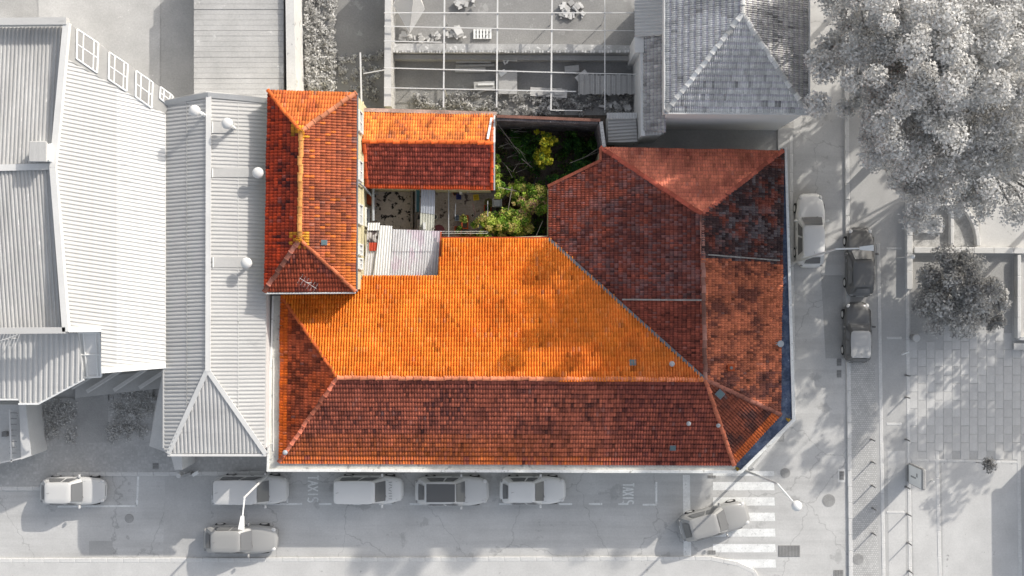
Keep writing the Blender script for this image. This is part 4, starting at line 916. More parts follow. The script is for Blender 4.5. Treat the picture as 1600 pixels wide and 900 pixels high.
# lower corrugated porch roof and aerial
po = place('corrugated_porch', 'lower striped corrugated porch roof at the left edge', 'porch', P(60, 570)); corr('roof_sheet', po, [(-60, 520), (122, 520), (130, 592), (60, 630), (30, 630), (30, 622), (-60, 622)], [(0, 520, 6.7), (100, 520, 6.7), (50, 628, 5.7)], ((60, 520), (59, 628)), M_bright2, .30, .06, 'trap')
bar(po, 'gutter', P(-60, 624, 5.75), P(29, 624, 5.75), .1, .1, M_trimw); bar(po, 'gutter', P(29, 631, 5.7), P(60, 631, 5.7), .1, .1, M_trimw); bar(po, 'gutter', P(60, 631, 5.7), P(131, 593, 6.0), .1, .1, M_trimw)
for (x, y) in ((20, 600), (64, 612), (112, 585), (60, 560)): MB().box((*gp(x, y, 5.6), 2.8), (.14, .14, 5.6)).build('post', M_greywall, po)
q = P(8, 530, 8.2); t = place('tv_aerial', 'grid television aerial above the left porch roof', 'aerial', (q.x, q.y, 6.5)); MB().tube((q.x, q.y, 6.5), (q.x, q.y, 8.2), .03, n=6).build('mast', M_steel, t); MB().tube((q.x-.6, q.y-.2, 8.2), (q.x+.7, q.y+.25, 8.2), .02, n=5).build('boom', M_steel, t)
for k in range(7): MB().tube((q.x-.5+.17*k, q.y-.5, 8.2), (q.x-.2+.17*k, q.y+.3, 8.2), .012, n=4).build('element', M_steel, t)
# slanted shading fins over the terrace
fn = place('shading_fins', 'row of pale slanted fins over the shaded terrace', 'sunshade', P(190, 600)); MB().slab3([P(118, 594, 1.6), P(258, 577, 1.6), P(258, 606, 1.4), P(118, 622, 1.4)], .1).build('base', M_asph2, fn)
for (x0, y0, x1, y1) in ((160, 578, 112, 606), (190, 578, 136, 612), (228, 577, 178, 610), (258, 580, 218, 606)): bar(fn, 'fin', P(x0, y0, 2.0), P(x1, y1, 1.8), .24, .1, M_pave); bar(fn, 'fin_edge', P(x0+3, y0, 2.09), P(x1+3, y1, 1.89), .05, .05, M_steel)
# lawn patches and path
sheet('lawn', [(46, 622), (116, 622), (116, 691), (46, 691)], .126, M_lawn); sheet('lawn', [(172, 600), (240, 600), (236, 690), (172, 690)], .126, M_lawn); sheet('garden_path', [(118, 605), (170, 605), (170, 691), (118, 691)], .130, M_ground)
for (x0, x1, y0, y1) in ((48, 115, 624, 690), (173, 237, 602, 689)):
    cl = [(*gp(random.uniform(x0, x1), random.uniform(y0, y1), .2), .15, .35) for k in range(70)]
    o = leaves(None, 'grass', cl, .08, [G(.66), G(.7), G(.6)], 4500, kind='stuff'); o['label'] = 'dark mown grass of the front garden'
t = place('agave', 'pale agave rosette on the dark lawn', 'plant', P(208, 652)); q = P(208, 652)
for k in range(15):
    a = k*2.4; L = .42; e = .25+.5*(k/15); d = Vector((math.cos(a)*math.cos(e), math.sin(a)*math.cos(e), math.sin(e))); s = Vector((-math.sin(a), math.cos(a), 0))*.07; b0 = Vector((q.x, q.y, .15))
    MB().add([b0-s*.6, b0+s*.6, b0+d*L*.5+s, b0+d*L*.5-s+Vector((0, 0, 0)), b0+d*L, b0+d*L*.5+Vector((0, 0, -.04))], [(0, 1, 2, 5), (0, 5, 3), (2, 4, 5), (3, 5, 4)]).build('leaf', M_pave3, t)
single('stake', 'thin pale stake lying beside the agave', 'stake', MB().tube(P(212, 658)+Vector((0, 0, .2)), P(228, 672)+Vector((0, 0, .16)), .035, n=6), M_steel)
# bottom left terrace with wall
tr = place('terrace_building', 'flat terrace with pale parapet at the left edge', 'terrace', P(20, 680)); MB().prism([P(*p, 2.2) for p in ((-80, 632), (30, 632), (38, 716), (-80, 735))], 0, 2.2).build('slab', M_pave, tr)
MB().prism([P(*p, 2.6) for p in ((30, 632), (40, 632), (49, 712), (33, 718))], 0, 2.6).build('parapet', M_trim, tr); bar(tr, 'rail', P(15, 640, 2.6), P(18, 722, 2.6), .08, .08, M_steel); bar(tr, 'rail', P(-30, 730, 2.6), P(33, 716, 2.6), .08, .08, M_steel)
for y in range(645, 715, 9): bar(tr, 'rung', P(15, y, 2.55), P(26, y, 2.55), .06, .05, M_mid)
MB().box((*gp(8, 678, 2.4), 2.4), (.3, .3, .3)).build('box', M_dark, tr)

# hipped metal roof
b2 = place('hipped_metal_building', 'long building with hipped grey corrugated metal roof and pale ridge', 'building', P(335, 430))
Z2, Z2R = 5.0, 6.0
corr('roof_sheet', b2, [(257, 156), (325, 143), (324, 578), (263, 708), (257, 706)], [(257, 156, Z2), (257, 706, Z2), (325, 300, Z2R)], ((258, 300), (325, 294)), M_metalroof, .225, .055, 'trap')
corr('roof_sheet', b2, [(328, 143), (418, 152), (413, 700), (324, 578)], [(418, 152, Z2), (416, 700, Z2), (325, 300, Z2R)], ((328, 300), (415, 303)), mat('grey_corrugated_east', G(.50), rough=.6, var=.06, scale=.6), .225, .04, 'trap')
corr('roof_sheet', b2, [(324, 578), (416, 708), (262, 708)], [(262, 708, Z2), (416, 708, Z2), (324, 578, Z2R)], ((326, 600), (330, 700)), M_metalroof, .225, .05, 'trap')
bar(b2, 'ridge_cap', P(326, 143, Z2R+.06), P(325, 580, Z2R+.06), .3, .08, M_trim); bar(b2, 'hip_cap', P(324, 578, Z2R+.06), P(263, 709, Z2+.06), .26, .08, M_trim); bar(b2, 'hip_cap', P(324, 578, Z2R+.06), P(415, 709, Z2+.06), .26, .08, M_trim)
bar(b2, 'gutter', P(262, 711, Z2), P(416, 711, Z2), .14, .12, M_trim); bar(b2, 'gutter', P(256, 158, Z2), P(256, 700, Z2), .1, .1, M_metalroof)
MB().slab3([P(257, 157, Z2+.28), P(325, 144, Z2R+.28), P(325, 152, Z2R+.1), P(257, 165, Z2+.1)], .3).build('gable_upstand', M_metalroof, b2); MB().slab3([P(325, 144, Z2R+.28), P(418, 153, Z2+.28), P(418, 161, Z2+.1), P(325, 152, Z2R+.1)], .3).build('gable_upstand', M_trim, b2)
for a, b in (((262, 162), (412, 158)), ((412, 158), (411, 700)), ((411, 700), (266, 702)), ((266, 702), (262, 162))): wall(b2, [gp(*a, Z2), gp(*b, Z2)], 0, Z2-.15, .3, M_greywall)
MB().slab3([P(242, 640, 3.2), P(258, 560, 3.4), P(258, 706, 3.2), P(233, 697, 3.0)], .15).build('side_canopy', M_pave, b2)
MB().prism([P(*p, 3.0) for p in ((266, 708), (284, 708), (285, 734), (273, 734))], 0, 3.0).build('buttress', M_trim, b2)
for k, yy in enumerate((0, 1)):
    bar(b2, 'sheet_lap', P(292+yy*.5, 158, 5.56), P(292, 640, 5.56), .05, .05, M_mid); break
bar(b2, 'sheet_lap', P(372, 158, 5.52), P(372, 640, 5.52), .05, .03, M_pave)
# flat skylights (each a part) and the mushroom vents on its roof
plE = plane3(P(418, 152, Z2), P(416, 700, Z2), P(325, 300, Z2R)); plWst = plane3(P(257, 156, Z2), P(257, 706, Z2), P(325, 300, Z2R))
for (x0, y0, x1, y1) in ((332, 190, 366, 208), (332, 263, 400, 277), (333, 402, 392, 418)):
    c = [hit(x, y, plE)+plE[1]*.07 for x, y in ((x0, y0), (x1, y0), (x1, y1), (x0, y1))]; o = MB().slab3(c, .04).build('skylight', mat('skylight_sheet', G(.44), rough=.3, var=.08), b2); o['_w'] = b2['_w']; bar(o, 'upstand', c[0], c[3], .05, .12, M_trimw)
def mush(label, px, py, pl, foot, r=.33):
    q = hit(*foot, pl); top = P(px, py, q.z+1.1); t = place('mushroom_vent', label, 'roof vent', (q.x, q.y, q.z), 'mushroom vents on the grey metal roof')
    MB().tube(q, Vector((q.x, q.y, q.z+.75)), .1, n=10).build('pipe', M_trimw, t); MB().tube(Vector((q.x, q.y, q.z+.75)), top-Vector((0, 0, .12)), .1, n=10).build('elbow', M_trimw, t); MB().ball(top, r, 16, 9, (1, 1, .7)).build('cap', M_trim, t, smooth=True)
mush('white mushroom vent nearest the top of the grey ridge', 304, 173, plWst, (320, 180)); mush('white mushroom vent right of the grey ridge near the top', 355, 193, plE, (366, 200))
mush('white mushroom vent beside the tall tiled block wall', 403, 270, plE, (408, 276)); mush('white mushroom vent at the flat skylight lower down', 385, 411, plE, (393, 411))
# courtyards and slab roof above
sheet('yard_concrete', [(60, -200), (250, -200), (250, 200), (60, 200)], .01, M_conc)
bt = place('flat_slab_roof', 'flat old concrete roof with long board marks', 'flat roof', P(373, 60)); ybl = -60
for k in range(26):
    y0 = -60+k*8.3; MB().prism([P(303, y0, 2.6), P(443, y0, 2.6), P(443, y0+8.0, 2.6), P(303, y0+8.0, 2.6)], 2.38, 2.6+random.uniform(-.015, .015)).build('panel', M_conc, bt)
MB().prism([P(304, -80, 2.3), P(442, -80, 2.3), P(442, 150, 2.3), P(304, 150, 2.3)], 0, 2.37).build('wall', M_greywall, bt)
sheet('upper_yard', [(440, -200), (1010, -200), (1010, 230), (440, 230)], .012, M_plot)
# thick garden wall with pale face
gw = place('garden_wall', 'tall pale garden wall left of the weedy strip', 'wall', P(460, 70)); MB().prism([P(445, -80, 3), P(457, -80, 3), P(463, 150, 3), P(448, 150, 3)], 0, 3).build('wall', mat('sunlit_wall', G(.62), var=.1, scale=1.5, spots=(G(.4), 1.2, .6)), gw)
gw2 = place('ruin_wall', 'long pale ruined wall dividing the pergola yards', 'wall', P(606, 80)); MB().prism([P(602, -80, 2.6), P(611, -80, 2.6), P(611, 166, 2.6), P(600, 166, 2.6)], 0, 2.6).build('wall', M_wall_old, gw2)
MB().prism([P(602, -80, 2.7), P(611, -80, 2.7), P(611, 166, 2.7), P(600, 166, 2.7)], 2.605, 2.7).build('coping', M_pave, gw2)
gw3 = place('retaining_wall', 'low broad wall crossing the pergola yard, rubble edged', 'wall', P(800, 76)); MB().prism([P(612, 68, 1.5), P(886, 69, 1.5), P(990, 71, 1.5), P(990, 82, 1.5), P(612, 80, 1.5)], 0, 1.5).build('wall', M_wall_old, gw3)
for k in range(84):
    x = 612+k*4.45; MB().box((*gp(x, 81+random.uniform(-.4, .4), 1.4), 1.5+random.uniform(-.03, .03)), (.12, .14, .12), random.uniform(-.2, .2)).build('edge_brick', M_trim if k % 3 else M_wall_old, gw3)
MB().prism([P(612, 84, .9), P(990, 86, .9), P(990, 96, .4), P(612, 94, .4)], 0, .7).build('ledge', M_ground, gw3)
# weedy strip
cl = []
for k in range(260): x = random.uniform(478, 522); y = random.uniform(-30, 145); cl.append((*gp(x, y, .3), .15+random.random()*.25, .22))
for k in range(60): cl.append((*gp(random.uniform(500, 600), random.uniform(80, 160), .2), .1, .2))
o = leaves(None, 'weeds', cl, .10, [G(.55), G(.66), G(.45), G(.74)], 12000, kind='stuff'); o['label'] = 'tangle of pale weeds beside the garden wall'
sheet('pale_path', [(500, -60), (522, -60), (522, 118), (500, 122)], .018, M_pave); 
cl = []
for k in range(140): x = random.uniform(650, 1000); cl.append((*gp(x, random.uniform(148, 176), .3), .2, .25))
o = leaves(None, 'weeds', cl, .10, [G(.55), G(.66), G(.45), G(.38)], 5000, kind='stuff'); o['label'] = 'pale dry weeds along the foot of the tiled annex'
# pergola frame of thin beams
pg = place('pergola_frame', 'large pale steel pergola grid over the allotment yards', 'pergola', P(800, 60)); ZP = 2.9
for (x0, y0, x1, y1, w) in ((695, -40, 693, 168, .09), (778, -40, 776, 168, .09), (863, -40, 861, 172, .09), (945, -40, 945, 172, .05), (563, 82, 565, 165, .09)): bar(pg, 'beam', P(x0, y0, ZP), P(x1, y1, ZP), w, .08, M_steel)
for (x0, y0, x1, y1, w) in ((600, 20, 990, 20, .055), (600, 41, 895, 47, .055), (895, 47, 990, 48, .03), (600, 64, 690, 66, .05), (600, 106, 900, 114, .06), (900, 114, 995, 116, .035), (600, 137, 900, 143, .06), (568, 115, 602, 109, .05), (860, 172, 910, 173, .05)): bar(pg, 'beam', P(x0, y0, ZP+.09), P(x1, y1, ZP+.09), w, .06, M_steel)
for x in (695, 777, 862, 945):
    for y in (22, 66, 140): MB().tube((*gp(x, y, ZP), 0), (*gp(x, y, ZP), ZP), .035, n=6).build('post', M_steel, pg)
# pale tarp tent, pallet, boards, rubble
tt = place('tarp_tent', 'bright striped tarp tent beside the ruined wall', 'tarp', P(640, 20)); MB().slab3([P(615, 8, 1.2), P(622, -20, 1.4), P(648, -20, 2.2), P(640, 52, .6)], .03).build('sheet', M_bright, tt); MB().slab3([P(648, -20, 2.2), P(652, -20, 1.4), P(664, 14, .9), P(640, 53, .5)], .03).build('sheet', M_pave, tt); MB().tube(P(617, 0, 1.3), P(617, 0, 0), .03).build('pole', M_steel, tt); MB().tube(P(645, -10, 2.0), P(645, -10, 0), .03).build('pole', M_steel, tt)
q = P(754, 54); t = place('pallet', 'pale slatted pallet by the broad low wall', 'pallet', (q.x, q.y, .02)); 
for k in range(6): MB().box((q.x-.5+.2*k, q.y, .16), (.13, .6, .03)).build('slat', M_trimw, t)
for y in (-.25, 0, .25): MB().box((q.x, q.y+y, .08), (1.12, .08, .1)).build('bearer', M_trim, t)
def sheetpile(label, px, py, items, m1, m2, nm='board_pile', cat='boards'):
    q = P(px, py); t = place(nm, label, cat, (q.x, q.y, .02))
    for k, (dx, dy, w, d, rz, z) in enumerate(items): MB().box((q.x+dx, q.y+dy, .02+z), (w, d, .05), rz).build('board', m1 if k % 2 == 0 else m2, t)
sheetpile('long pale board sheets lying near the weeds', 857, 146, [(0, 0, 2.3, .55, -.06, .3), (-.3, 0, .8, .3, .3, .38), (.6, .05, .5, .4, .1, .38)], M_pave, M_pave2)
sheetpile('bright plank on a low bench in the allotment', 757, 135, [(0, 0, 1.3, .5, .05, .35), (.1, .05, 1.0, .12, .02, .45), (.0, -.3, .9, .1, .3, .2)], M_pave2, M_trimw)
sheetpile('tilted pale cardboard sheet over dark boards', 908, 122, [(0, 0, .8, .4, .7, .7), (-.6, .5, .9, .4, .1, .4)], M_pave, M_pave2)
sheetpile('grey flat panel in the allotment middle', 793, 130, [(0, 0, 1.2, 1.5, 0, .4), (-.3, .55, .45, .3, .6, .47)], M_pave2, M_trimw)
sheetpile('bright broken frames under the low wall', 797, 94, [(0, 0, .9, .3, 0, .5), (-.4, -.15, .1, .5, .4, .55), (-.1, -.1, .08, .5, -.5, .6), (.4, 0, .08, .4, 0, .6)], M_trimw, M_trim)
sheetpile('stack of grey long planks under the low wall left', 740, 100, [(0, .1, 2.2, .16, 0, .2), (.1, -.15, 2.4, .14, .02, .26), (-.2, -.4, 1.9, .3, 0, .15), (.6, .3, 1.2, .2, .03, .3)], M_pave2, M_ground)
fc = place('plank_deck', 'row of upright grey planks forming an allotment deck', 'planks', P(945, 132))
for k in range(34): MB().box((*gp(905+k*2.75, 132+random.uniform(-1, 1), .9), .85+random.uniform(-.03, .03)), (.095, 1.2+random.uniform(-.1, .1), .05)).build('plank', M_pave2 if k % 3 else M_ground, fc)
MB().box((*gp(950, 126, .8), .4), (3.6, .1, .8)).build('bearer', M_ground, fc)
for i, (px, py, rx, ry, n, lb) in enumerate(((893, 16, 18, 12, 30, 'heap of pale rubble blocks in the upper yard'), (655, 58, 30, 5, 26, 'long heap of mixed scrap above the broad wall'), (712, 52, 16, 8, 20, 'scrap heap with a rounded grey drum'), (960, 164, 22, 6, 22, 'pale rubble heap at the lower right allotment'), (728, 4, 16, 6, 14, 'loose timber offcuts at the top edge'), (858, 168, 16, 5, 16, 'coiled scrap wire and stones by the weeds'))):
    q = P(px, py); t = place('rubble_heap', lb, 'rubble', (q.x, q.y, .02))
    for k in range(n):
        w = random.uniform(.12, .42); MB().box((*gp(px+random.uniform(-rx, rx), py+random.uniform(-ry, ry), .2), .05+random.random()*.22), (w, w*random.uniform(.3, 1), random.uniform(.05, .2)), random.uniform(0, 3)).build('piece', random.choice([M_pave, M_pave2, M_trim, M_ground]), t)
sheetpile('grey metal cabinet lying in the upper allotment', 716, 50, [(0, 0, .5, .6, .5, .3), (0, 0, .4, .5, .5, .36)], M_pave, M_pave3)

# ================================================================== GREY NEIGHBOURS, RIGHT
def gcol(base, dark, s):
    def f(px, py, r, J):
        n = len(px); o = mixc(np.tile(np.array(G(base)), (n, 1)), np.tile(np.array(G(dark)), (n, 1)), (fbm(px, py, s)-.35)*1.8+(r[:, 0]-.5)*.7); return mixc(o, np.tile(np.array(G(min(.8, base*1.5))), (n, 1)), (r[:, 1] > .9)*.4)*(.9+.2*r[:, 2:3])
    return f
hh = place('grey_tiled_house', 'tall house with pale grey hipped tile roof and white wall', 'house', P(1130, 90)); ZH, ZHR = 7.0, 9.0
gd = mat('grey_deck', G(.3))
tile_slope(hh, [(1040, 175), (1262, 177), (1160, 22)], [(1040, 175, ZH), (1262, 177, ZH), (1160, 22, ZHR)], gcol(.72, .62, 20), w=.12, l=.36, m=M_greytile, lift=.045, deckmat=gd)
tile_slope(hh, [(1040, 175), (1040, -60), (1160, -60), (1160, 22)], [(1040, 175, ZH), (1040, -60, ZH), (1160, 22, ZHR)], gcol(.72, .60, 20), w=.12, l=.36, m=M_greytile, lift=.045, deckmat=gd)
tile_slope(hh, [(1262, 177), (1262, -60), (1160, -60), (1160, 22)], [(1262, 177, ZH), (1262, -60, ZH), (1160, 22, ZHR)], gcol(.70, .60, 20), w=.12, l=.36, m=M_greytile, lift=.035, deckmat=gd)
ap = P(1160, 22, ZHR); ridge(hh, ap, P(1160, -60, ZHR), G(.66), m=M_greytile, r=.14); ridge(hh, P(1041, 174, ZH), ap, G(.66), m=M_greytile, r=.15, vary=.3); ridge(hh, P(1261, 176, ZH), ap, G(.66), m=M_greytile, r=.15, vary=.3)
for a, b in (((1046, 172), (1256, 174)), ((1256, 174), (1256, -60)), ((1046, 172), (1046, -60))): wall(hh, [gp(*a, ZH), gp(*b, ZH)], 0, ZH-.3, .3, mat('house_wall', G(.68), var=.05, scale=.6))
bar(hh, 'gutter', P(1038, 176.5, ZH), P(1264, 178.5, ZH), .13, .12, M_steel); bar(hh, 'gutter', P(1264, 178, ZH), P(1264, -60, ZH), .12, .12, M_steel); bar(hh, 'gutter', P(1038.5, 176, ZH), P(1038.5, -60, ZH), .1, .12, M_steel)
lw = place('side_extension', 'narrow lower extension with small grey tiles beside the tall house', 'extension', P(1020, 120))
tile_slope(lw, [(1006, 56), (1038, 56), (1038, 205), (1006, 205)], [(1006, 56, 4.2), (1006, 205, 4.2), (1038, 120, 5.0)], gcol(.44, .36, 15), w=.2, l=.24, m=M_greytile, deckmat=gd)
corr('roof_sheet', lw, [(991, -60), (1038, -60), (1038, 54), (992, 58)], [(991, 0, 4.3), (992, 58, 4.3), (1038, 20, 5.0)], ((992, 20), (1038, 17)), M_metalroof, .2, .06)
MB().prism([P(*p, 4.3) for p in ((991, 58), (1006, 58), (1006, 82), (992, 82))], 0, 4.3).build('wall', M_trim, lw); MB().prism([P(*p, 4.2) for p in ((1000, 82), (1007, 82), (1008, 212), (1002, 212))], 0, 4.2).build('wall', M_trim, lw)
MB().prism([P(*p, 3.9) for p in ((1007, 60), (1036, 60), (1036, 204), (1007, 204))], 0, 3.9).build('wall', M_greywall, lw)
MB().prism([P(*p, 3.8) for p in ((1003, 203), (1034, 203), (1034, 210), (1003, 212))], 0, 3.8).build('balcony', M_trim, lw)
for k in range(7): MB().tube(P(1006+k*5, 193, 3.9), P(1006+k*5, 210, 3.9), .025, n=5).build('rail_bar', M_trimw, lw)
sr = place('small_shed', 'small shed with corrugated roof against the yard wall', 'shed', P(972, 195)); corr('roof_sheet', sr, [(950, 186), (994, 186), (996, 222), (950, 222)], [(950, 186, 2.6), (994, 186, 2.6), (950, 222, 2.3)], ((950, 200), (996, 197)), M_metalroof, .2, .05); corr('roof_sheet', sr, [(948, 176), (995, 176), (995, 185), (948, 185)], [(948, 176, 2.9), (995, 176, 2.9), (948, 185, 2.8)], ((970, 176), (970, 185)), M_trim, .18, .05)
MB().prism([P(*p, 2.3) for p in ((951, 178), (993, 178), (994, 220), (951, 220))], 0, 2.25).build('wall', M_greywall, sr)
sheet('side_yard', [(990, 170), (1240, 170), (1240, 235), (940, 235), (940, 200)], .016, M_ground)

# planters and low walls of the square
def lowwall(label, pts, w, h, closed=False):
    c = P(*pts[0]); t = place('low_wall', label, 'low wall', (c.x, c.y, .12), 'low walls of the square')
    for a, b in zip(pts, pts[1:]):
        A = P(*a); B = P(*b); d = (B-A); L = d.length; n = max(1, round(L/1.2)); d.normalize(); ang = math.atan2(d.y, d.x)
        for k in range(n): q = A+d*(L*(k+.5)/n); MB().box((q.x, q.y, .12+h/2), (L/n-.01, w, h), ang, bev=.02).build('block', M_pave3, t)
lowwall('long pale low wall running down beside the paved band', [(1417, 316), (1417, 396), (1417, 452)], .36, .42)
lowwall('short pale low wall closing the planter top', [(1424, 318), (1486, 318)], .36, .42); lowwall('pale low wall between square and curved planter', [(1483, 325), (1483, 384)], .2, .42)
arc = [(1486+38*math.sin(t), 384-64*math.cos(t)) for t in np.linspace(0, math.pi/2, 9)]; lowwall('curved pale low wall of the quarter round planter', arc, .24, .42)
lowwall('pale low wall under the planters reaching the right edge', [(1424, 391), (1640, 392)], .38, .42); lowwall('thin pale low wall dropping at the right edge', [(1586, 399), (1586, 528), (1640, 530)], .22, .5)
sheet('planter_gravel', [(1424, 326), (1524, 326), (1524, 385), (1424, 385)], .128, mat('gravel', G(.50), var=.25, scale=6, bump=.5), pave_e); sheet('sandy_ground', [(1424, 240), (1640, 240), (1640, 312), (1530, 330), (1530, 384), (1640, 384), (1640, 200), (1424, 200)][:4], .127, M_pave, pave_e)
sheet('tree_bed', [(1422, 400), (1580, 400), (1580, 520), (1422, 520)], .128, M_ground, pave_e)
sheet('sandy_ground', [(1530, 300), (1640, 300), (1640, 386), (1530, 386)], .129, M_pave, pave_e)
MB().box((*gp(1452, 352, .2), .3), (1.5, 1.0, .3), bev=.03).build('stone_block', M_pave, pave_e)

# street lamps
def lampA(label, base, zt, arm_to, head, globe=False):
    b = P(*base); t = place('street_lamp', label, 'street lamp', (b.x, b.y, 0), 'street lamps'); 
    top = P(*arm_to[0], zt); MB().tube((b.x, b.y, 0), top, .085, .055, 10).build('pole', M_steel, t); MB().tube((b.x, b.y, 0), (b.x, b.y, .4), .14, .12, 10).build('base', M_steel, t)
    e = P(*arm_to[1], zt+.25); MB().tube(top, e, .05, .04, 8).build('arm', M_trimw, t)
    d = (e-top).normalized()
    if globe: MB().ball(e+d*.2, .3, 16, 9, (1, 1, .8)).build('lamp_head', M_trimw, t, smooth=True); 
    else:
        s = d.cross(Vector((0, 0, 1))).normalized(); u = Vector((0, 0, 1)); a = e; z = e+d*.75
        vs = [a+s*.09+u*.07, a-s*.09+u*.07, a-s*.09-u*.03, a+s*.09-u*.03]+[z+s*.17+u*.05, z-s*.17+u*.05, z-s*.17-u*.06, z+s*.17-u*.06]
        MB().add(vs, [(0, 1, 2, 3), (7, 6, 5, 4), (0, 4, 5, 1), (1, 5, 6, 2), (2, 6, 7, 3), (3, 7, 4, 0)]).build('lamp_head', M_trimw, t)
        MB().box(tuple(e+d*.45-u*.06), (.2, .2, .03)).build('lens', M_lampg, t)
lampA('tall street lamp leaning over the street at the white parked van', (422, 738), 7.0, ((382, 777), (379, 806)), None)
lampA('tall corner street lamp with white globe near the crosswalk', (1166, 736), 7.8, ((1215, 756), (1241, 786)), None, True)
lampA('street lamp reaching over the dark car on the east road', (1238, 411), 7.6, ((1306, 389), (1343, 388)), None)
q = P(1400, 403); t = place('path_lamp', 'slim path lamp standing on the low wall end', 'lamp', (q.x, q.y, .12)); MB().tube((q.x, q.y, .12), (q.x, q.y, 3.0), .035, n=8).build('pole', M_steel, t); MB().ball((q.x, q.y, 3.1), .14, 12, 7).build('globe', M_trimw, t, smooth=True)
# bollards
def bollard(lbl, px, py, first=[None]):
    q = P(px, py)
    if first[0] is None:
        t = thing('bollard', lbl, 'bollard', (q.x, q.y, .12), 0, 'thin metal bollards on the square')
        link('post', (lambda m: m)(mk(MB().tube((0, 0, 0), (0, 0, .78), .04, n=10))), M_dark, t); link('cap', mk(MB().tube((0, 0, .78), (0, 0, .86), .055, .03, 10)), M_mid, t); link('foot', mk(MB().tube((0, 0, 0), (0, 0, .03), .09, n=10)), M_mid, t)
        first[0] = t; return t
    r = first[0].copy(); COL.objects.link(r); r.location = (q.x, q.y, .12); r['label'] = lbl
    for ch in first[0].children: c = ch.copy(); COL.objects.link(c); c.parent = r
    return r
def mk(mb): me = bpy.data.meshes.new('part'); me.from_pydata([tuple(v) for v in mb.v], [], mb.f); return me
ordn = ['topmost', 'second', 'third', 'fourth', 'lowest']
for k, (x, y) in enumerate(((1360, 686), (1361, 721), (1361, 758), (1362, 793), (1362, 832))): bollard('%s thin bollard in the cobbled strip by the road' % ordn[k], x, y)
for k, (x, y) in enumerate(((1414, 586), (1414, 620), (1414, 686), (1414, 760), (1416, 802), (1417, 847), (1419, 891))): bollard('%s thin bollard on the long pale band of the square' % ['topmost', 'second', 'third', 'fourth', 'fifth', 'sixth', 'lowest'][k], x, y)
# advertising panel: double sided lit-box on a foot
q0 = P(1421, 723, .12); q1 = P(1421, 755, .12); cx = (q0.x+q1.x)/2; cy = (q0.y+q1.y)/2; Lp = q0.y-q1.y
t = place('advertising_panel', 'free-standing advertising panel with pale poster on the square', 'advertising panel', (cx, cy, .12))
MB().box((cx, cy, .17), (.34, Lp*.8, .1)).build('foot', M_mid, t); MB().box((cx, cy, 1.5), (.22, Lp, 2.5), bev=.05).build('frame', M_mid, t)
MB().box((cx-.125, cy, 1.52), (.03, Lp-.14, 2.2)).build('poster', M_trimw, t); MB().box((cx-.145, cy-.08, 1.25), (.012, .10, .9)).build('poster_print', M_mid, t); MB().box((cx-.145, cy+.12, 1.9), (.012, .22, .2)).build('poster_print', M_mid, t)
MB().box((cx+.125, cy, 1.52), (.03, Lp-.14, 2.2)).build('poster', M_pave, t)
q = P(1454, 750); single('cap_post', 'tiny white post right of the advertising panel', 'post', MB().tube((q.x, q.y, .12), (q.x, q.y, .6), .05, .04, 10), M_trimw)
# litter bin, sign post near planter end
q = P(1424, 527); t = place('litter_bin', 'grey litter bin at the foot of the small tree bed', 'litter bin', (q.x, q.y, .12)); MB().tube((q.x, q.y, .12), (q.x, q.y, .95), .18, .22, 14).build('body', M_mid, t); MB().tube((q.x, q.y, .95), (q.x, q.y, 1.02), .24, .2, 14).build('lid', M_pave, t)
q = P(1410, 551); single('low_sign', 'small white low sign near the litter bin', 'sign', MB().box((q.x, q.y, .5), (.45, .08, .3), .4).tube((q.x, q.y, .12), (q.x, q.y, .5), .03), M_trimw)
q = P(1592, 541); single('granite_bench', 'short pale bench end at the right edge', 'bench', MB().box((q.x, q.y, .42), (1.0, .4, .1)).box((q.x-.3, q.y, .25), (.1, .35, .26)).box((q.x+.3, q.y, .25), (.1, .35, .26)), M_pave)
# waste container by the street bottom-left
q = P(285, 740); t = place('street_cabinet', 'small pale cabinet and pipe at the building corner', 'cabinet', (q.x, q.y, .12)); MB().tube((q.x, q.y, .12), (q.x, q.y, .9), .14, n=12).build('body', M_trim, t); MB().box((q.x+.5, q.y+.05, .5), (.5, .16, .7), .3).build('panel', M_mid, t); MB().box((q.x+1.0, q.y+.1, .6), (.4, .2, .3), .5).build('sign', M_trimw, t)

